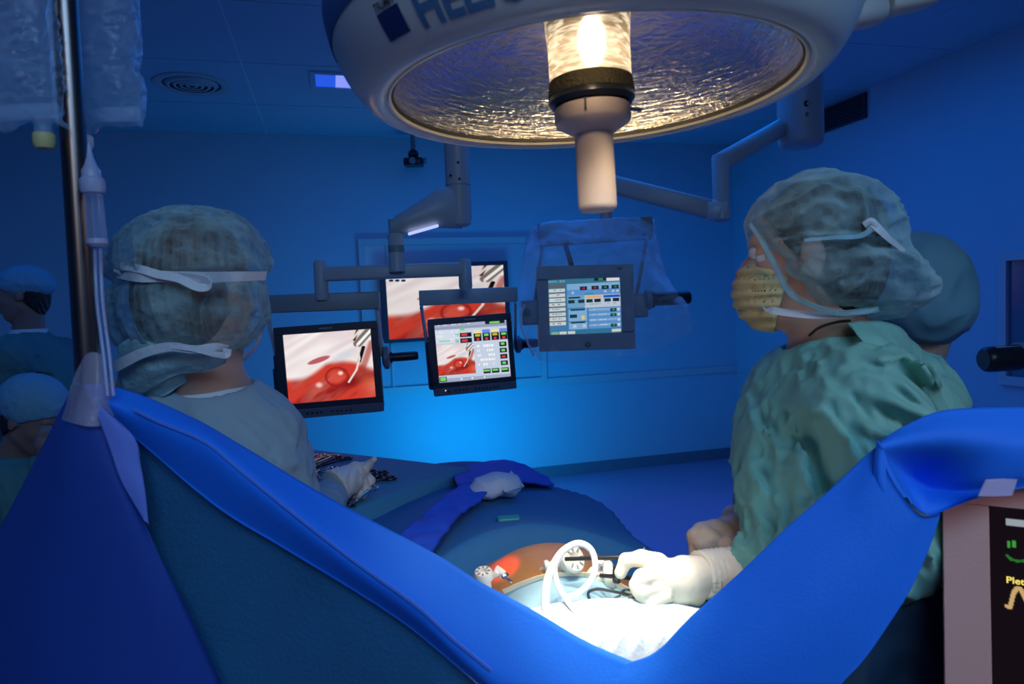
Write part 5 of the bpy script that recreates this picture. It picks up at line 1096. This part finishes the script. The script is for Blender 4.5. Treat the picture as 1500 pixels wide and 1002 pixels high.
# right side, rising from the V to the upper right
sheet('right_side', [[(905, 975, .79), (960, 955, .785), (1010, 905, .78), (1080, 842, .775), (1150, 775, .77), (1210, 722, .765), (1260, 675, .76), (1300, 640, .755)],
                     [(900, 1010, .78), (975, 1000, .77), (1060, 930, .762), (1130, 870, .757), (1190, 810, .752), (1240, 760, .747), (1270, 725, .742), (1300, 690, .738)],
                     [(900, 1060, .77), (1020, 1050, .755), (1110, 980, .745), (1180, 910, .74), (1240, 850, .737), (1290, 800, .735), (1320, 770, .733), (1345, 752, .732)],
                     [(1000, 1100, .77), (1180, 1070, .75), (1232, 1002, .745), (1265, 965, .742), (1300, 915, .74), (1335, 860, .738), (1360, 805, .737), (1378, 752, .736)]], M_blue, dr, nu=80, nv=14, amp=.004, sc=11, seed=21)
sheet('right_band', [[(1287, 648, .756), (1330, 622, .76), (1372, 604, .76), (1420, 598, .76), (1480, 597, .76), (1560, 597, .76), (1650, 610, .76)],
                     [(1289, 655, .742), (1330, 650, .745), (1380, 648, .74), (1430, 650, .735), (1490, 650, .73), (1560, 650, .73), (1650, 660, .73)],
                     [(1300, 680, .75), (1335, 700, .80), (1375, 710, .785), (1430, 700, .75), (1490, 692, .735), (1560, 690, .73), (1650, 700, .73)],
                     [(1335, 738, .742), (1352, 752, .755), (1372, 752, .752), (1430, 730, .75), (1490, 715, .745), (1560, 705, .74), (1650, 705, .74)]], M_blue, dr, nu=70, nv=12, amp=.003, sc=11, seed=31)
sheet('fold_pocket', [[(1285, 645, .748), (1288, 648, .744), (1292, 652, .742)], [(1279, 690, .745), (1290, 700, .738), (1308, 690, .74)], [(1277, 730, .745), (1300, 732, .736), (1330, 728, .738)]], M_blue, dr, nu=16, nv=10, amp=.001)
sheet('shade_sheet', [[(1330, 690, .87), (1365, 700, .88), (1420, 710, .875)], [(1290, 800, .86), (1345, 830, .88), (1420, 850, .87)], [(1220, 900, .85), (1300, 930, .88), (1420, 960, .87)], [(1150, 1040, .84), (1270, 1060, .88), (1420, 1080, .87)]], mat('shade_cloth', (.006, .035, .075), .8, bump=[('noise', 14, .5)]), dr, nu=50, nv=14, amp=.010, sc=70, seed=33)  # added dark sheet, standing in for shade over the gown behind
# clear film wrapped round the pole where the drape is fixed
M_film2 = mat('pole_film', (.55, .5, .62), .3, alpha=.33, bump=[('noise', 30, .6)])
sheet('clear_wrap', [[(122, 520, .84), (130, 516, .835), (142, 516, .835), (150, 520, .84)], [(108, 548, .845), (125, 550, .83), (145, 550, .83), (160, 552, .845)], [(98, 585, .85), (120, 590, .825), (145, 592, .825), (168, 590, .845)], [(85, 612, .85), (115, 622, .82), (140, 625, .82), (165, 618, .84)]], M_film2, dr, nu=20, nv=8, th=.001, amp=.003, sc=40)
# iv pole
ip = thing('iv_pole', 'shiny steel infusion pole rising through the left side to the drape clip', 'infusion pole', pix(127, 520, .89)*[1, 1, 0])
p0, p1 = pix(128, 535, .89), pix(95, 0, .89); dz = (p1-p0)/(p1[2]-p0[2]); P_ = lambda z: p0+dz*(z-p0[2])
M_pole = mat('pole_steel', (.20, .17, .155), .30, metal=1.)
MB().tube([P_(1.30), P_(2.25)], .0150, 24).build('upper_tube', M_pole, ip); MB().tube([P_(.12), P_(1.30)], .0172, 24).build('lower_tube', M_pole, ip)
for k in range(5): a = k*1.257; q = P_(.1); MB().bar(q, q+[.28*cos(a), .28*sin(a), -.04], .03, .02).build('leg', M_pole, ip); MB().ball(q+[.28*cos(a), .28*sin(a), -.065], (.02, .02, .03), 8).build('caster', M_black, ip)
for s_ in (-1, 1): MB().tube([P_(2.2), P_(2.22)+[s_*.06, 0, .01], P_(2.2)+[s_*.10, 0, -.01], P_(2.2)+[s_*.11, 0, .01]], .004, 10, sub=5).build('hook', M_pole, ip)
# infusion bags
M_bag = mat('infusion_bag', (.55, .75, .95), .10, alpha=.09, sheer=.45, spec=1.0, coat=1.0, bump=[('noise', 12, 1.0), ('crumple', 8, .8), ('noise', 50, .4)])
M_bagW = mat('bag_seam', (.40, .60, .85), .25, alpha=.28, bump=[('noise', 50, .6)])
M_port = mat('yellow_port', (.55, .52, .22), .4)
def ibag(label, F, x0, x1, y1, port, seed, w_=.025):
    b0 = pix((x0+x1)/2, y1, F); t = thing('infusion_bag', label, 'infusion bag', b0, 'infusion bags on the pole'); W_ = (x1-x0)*F/1000; top = b0[2]+.36
    def f(p):
        q = p-np.array([b0[0], b0[1], 0]); x = q[..., 0]; y = q[..., 1]; z = q[..., 2]-b0[2]
        th = w_*np.clip(1-(2*x/W_)**4, 0, 1)**.5*np.clip(z/.05, 0, 1)**.6*np.clip((.36-z)/.04, 0, 1)**.5+.0035
        d = np.maximum(np.abs(y+.004*snoise(p, 14, seed))-th, np.abs(x+.006*snoise(p, 12, seed+1))-W_/2); d = np.maximum(d, -(z-.004*np.sin(x*60)-.02*(2*np.abs(x)/W_)**4*0)); d = np.maximum(d, z-.36)
        return d*.8-.0035*ridged(p*np.array([1, 1, .6]), 110, seed)-.002*ridged(p, 260, seed+1)
    lo = np.array([b0[0]-W_/2-.03, b0[1]-.06, b0[2]-.02]); hi = np.array([b0[0]+W_/2+.03, b0[1]+.06, top+.02])
    body('bag', f, lo, hi, .0042, M_bag, t)
    MB().bar(b0+[0, 0, .004], b0+[0, 0, .024], W_*.96, .006, up=(0, 1, 0), rad=.2).build('bottom_seam', M_bagW, t)
    for k, (dx, mm) in enumerate(port):
        q = b0+[dx, 0, 0]; MB().lathe([(.012, .006), (.010, -.004), (.0105, -.012)], q, 16, cap=True).build('port_neck', M_bagW, t); MB().lathe([(.010, -.012), (.0125, -.014), (.0125, -.026), (.010, -.031), (.001, -.032)], q, 18).build('port_cap', mm, t)
    return t
ibag('clear infusion bag left of the pole with a yellow port cap', .86, -40, 88, 182, [(.033, M_port)], 3)
ibag('clear crumpled infusion bag right of the pole, half filled', .96, 92, 208, 184, [(-.028, M_white)], 7, .03)
# drip chamber and line
dp = thing('drip_chamber', 'clear drip chamber with lavender cap hanging beside the steel pole', 'drip chamber', pix(142, 360, .86))
a, b_ = pix(133, 245, .86), pix(143, 362, .86); ax = unit(a-b_); L_ = np.linalg.norm(a-b_)
M_lav = mat('lavender_plastic', (.36, .40, .58), .35)
MB().lathe([(.008, 0), (.0125, .004), (.0125, .010)], b_, 20, axis=ax, cap=True).build('lower_collar', M_lav, dp)
MB().lathe([(.0120, .010), (.0105, L_-.03)], b_, 20, axis=ax).build('chamber', mat('chamber_clear', (.5, .6, .9), .1, alpha=.12, sheer=.5), dp)
MB().lathe([(.0125, L_-.032), (.0145, L_-.028), (.0145, L_-.016), (.011, L_-.012), (.011, L_-.004), (.008, L_+.0), (.004, L_+.012), (.0015, L_+.03)], b_, 20, axis=ax, cap=True).build('spike_cap', M_lav, dp)
for k in range(2): dd = .0035*(k*2-1); o_ = MB().tube([b_+[dd, 0, -.0], pix(144, 400, .86)+[dd, 0, 0], pix(147, 450, .85)+[dd, 0, 0], pix(156, 520, .835)+[dd, 0, 0], pix(162, 580, .825)+[dd, 0, 0]], .0022, 8, sub=6).build('drip_line', mat('line_clear', (.5, .5, .75), .2, alpha=.3, sheer=.4), dp)
# patient monitor at the lower right
M_beige = mat('monitor_beige', (.62, .36, .30), .5, bump=[('noise', 200, .05)])
FM = .80
TL = pix(1380, 698, .84); _a = radians(31); _t = .22; TR = TL+np.array([cos(_a), -sin(_a), 0])*.34; BL = TL+unit([-sin(_a)*_t, -cos(_a)*_t, -1])*.34
c = canvas(300, 260, lin((20, 14, 20)))
_n = np.cross(TR-TL, BL-TL)
def onscr(u, v):
    d = pix(u, v, 1.)-[0, 0, CH]; o = np.array([0, 0, CH]); return o+d*((TL-o)@_n)/(d@_n)
def px(u, v):
    q = onscr(u, v)-TL; s = (q@unit(TR-TL))/np.linalg.norm(TR-TL); t = (q@unit(BL-TL))/np.linalg.norm(BL-TL); return ((s-S0)/(.95-S0), (t-T0)/(.95-T0))
_q = onscr(1448, 741)-TL; S0 = (_q@unit(TR-TL))/np.linalg.norm(TR-TL); T0 = (_q@unit(BL-TL))/np.linalg.norm(BL-TL)
x, y = px(1475, 761); x2, y2 = px(1560, 780); rect(c, x, y, x2, y2, lin((150, 158, 168)))
gn = lin((60, 150, 60))
for u in (1476, 1484): a = px(u, 793); b_ = px(u+5, 804); rect(c, a[0], a[1], b_[0], b_[1], gn)
for k in range(60):
    u = 1474+k*1.5; v = 820-10*exp(-((u-1470)/7)**2)+0*k+(1 if 1488 < u < 1510 else 0); a = px(u, v); rect(c, a[0], a[1], a[0]+.012, a[1]+.009, gn*.5)
pts = [(1473, 888), (1478, 888), (1482, 872), (1486, 864), (1491, 862), (1496, 868), (1502, 880), (1515, 890), (1540, 888)]
Pl = smoothline(np.array([(a, b_, 0) for a, b_ in pts], float), 14)
for u, v, _ in Pl: a = px(u, v); rect(c, a[0], a[1]-.004, a[0]+.014, a[1]+.008, lin((200, 165, 110)))
pm, PM, nM, ux, uy = monitor('patient_monitor', 'beige framed patient monitor at lower right with green and yellow traces', TL, TR, BL, .12, M_beige, c, (.225, .02, .0, .0), 1.0, rad=.05) if False else (None,)*5
pm = thing('patient_monitor', 'beige framed patient monitor at lower right with green and yellow traces', 'monitor', (TL+TR+BL)/3-[0, 0, .15])
ex, ey = TR-TL, BL-TL; ux, uy = unit(ex), unit(ey); nM = unit(np.cross(ex, ey)); nM = nM if nM[1] > 0 else -nM; Wm, Hm = np.linalg.norm(ex), np.linalg.norm(ey)
PM = lambda a, b_, c_=0.: TL+a*ex+b_*ey+c_*nM
MB().bar(PM(.5, .5, .012), PM(.5, .5, .11), Wm*.90, Hm*.90, up=-uy, rad=.04).build('back_shell', M_beige, pm)
fr = MB()
s0, s1, t0, t1 = S0, .95, T0, .95
for (a0, b0, a1, b1) in ((0, 0, 1, t0), (0, t1, 1, 1), (0, t0, s0, t1), (s1, t0, 1, t1)): fr.bar(PM((a0+a1)/2, (b0+b1)/2, -.006), PM((a0+a1)/2, (b0+b1)/2, .02), (a1-a0)*Wm, (b1-b0)*Hm, up=-uy, rad=.06)
fr.build('bezel', M_beige, pm)
screen('screen', PM(s0, t0, .004), ex*(s1-s0), ey*(t1-t0), c, pm, 1.0)
V, F = text_mesh('Pleth', .02); q = onscr(1474, 854); V2 = q+V[:, :1]*ux*.0115*1.0-V[:, 1:2]*uy*.0105
d_ = (V2-PM(s0, t0, .003))@nM; V2 = V2-d_[:, None]*nM
mk('screen_text', V2, F, mat('yellow_text', (.9, .7, .1), emit=(.85, .62, .10), estr=.9), pm, smooth=False)
st = sheet('tape_strip', [[(1444, 702, .722), (1468, 701, .722), (1490, 702, .722)], [(1432, 727, .718), (1458, 727, .718), (1483, 726, .718)]], mat('tape_lilac', (.40, .38, .60), .6, alpha=.75), None, nu=14, nv=6, th=.0008, amp=.0005); tag(st, 'strip of translucent tape holding the drape to the beige monitor', 'tape')
# arm-mounted lamp handle at the right edge
t = thing('lamp_handle', 'short dark drum-shaped lamp handle sticking in from the right edge', 'lamp handle', pix(1470, 545, 1.9)); q0 = pix(1440, 527, 1.9)
MB().lathe([(.001, 0), (.028, .0), (.034, .006), (.036, .02), (.036, .095), (.034, .10)], q0, 28, axis=(1, 0, .02)).build('drum', M_dark, t); MB().bar(pix(1488, 515, 1.9), pix(1600, 512, 1.95), .05, .05, rad=.4).build('arm', M_grey, t)
MB().bar(pix(1455, 509, 1.9), pix(1492, 508, 1.9), .03, .006, rad=.4).build('rim', M_boom, t)
MB().bar(pix(1600, 512, 1.95), pix(1600, 512, 1.95)+[0, 0, 1.6], .05, .05, up=(0, 1, 0)).build('post', M_grey, t)
# base stand of the patient monitor and screen frame hidden behind the drape
MB().bar(PM(.5, 1.0, .07), PM(.5, 1.0, .07)*[1, 1, 0]+[0, 0, .05], .08, .08, up=(0, 1, 0)).build('stand', M_grey, pm); q = PM(.5, 1.0, .07)*[1, 1, 0]; MB().box(q+[0, 0, .03], (.4, .4, .05), .1).build('foot', M_grey, pm)
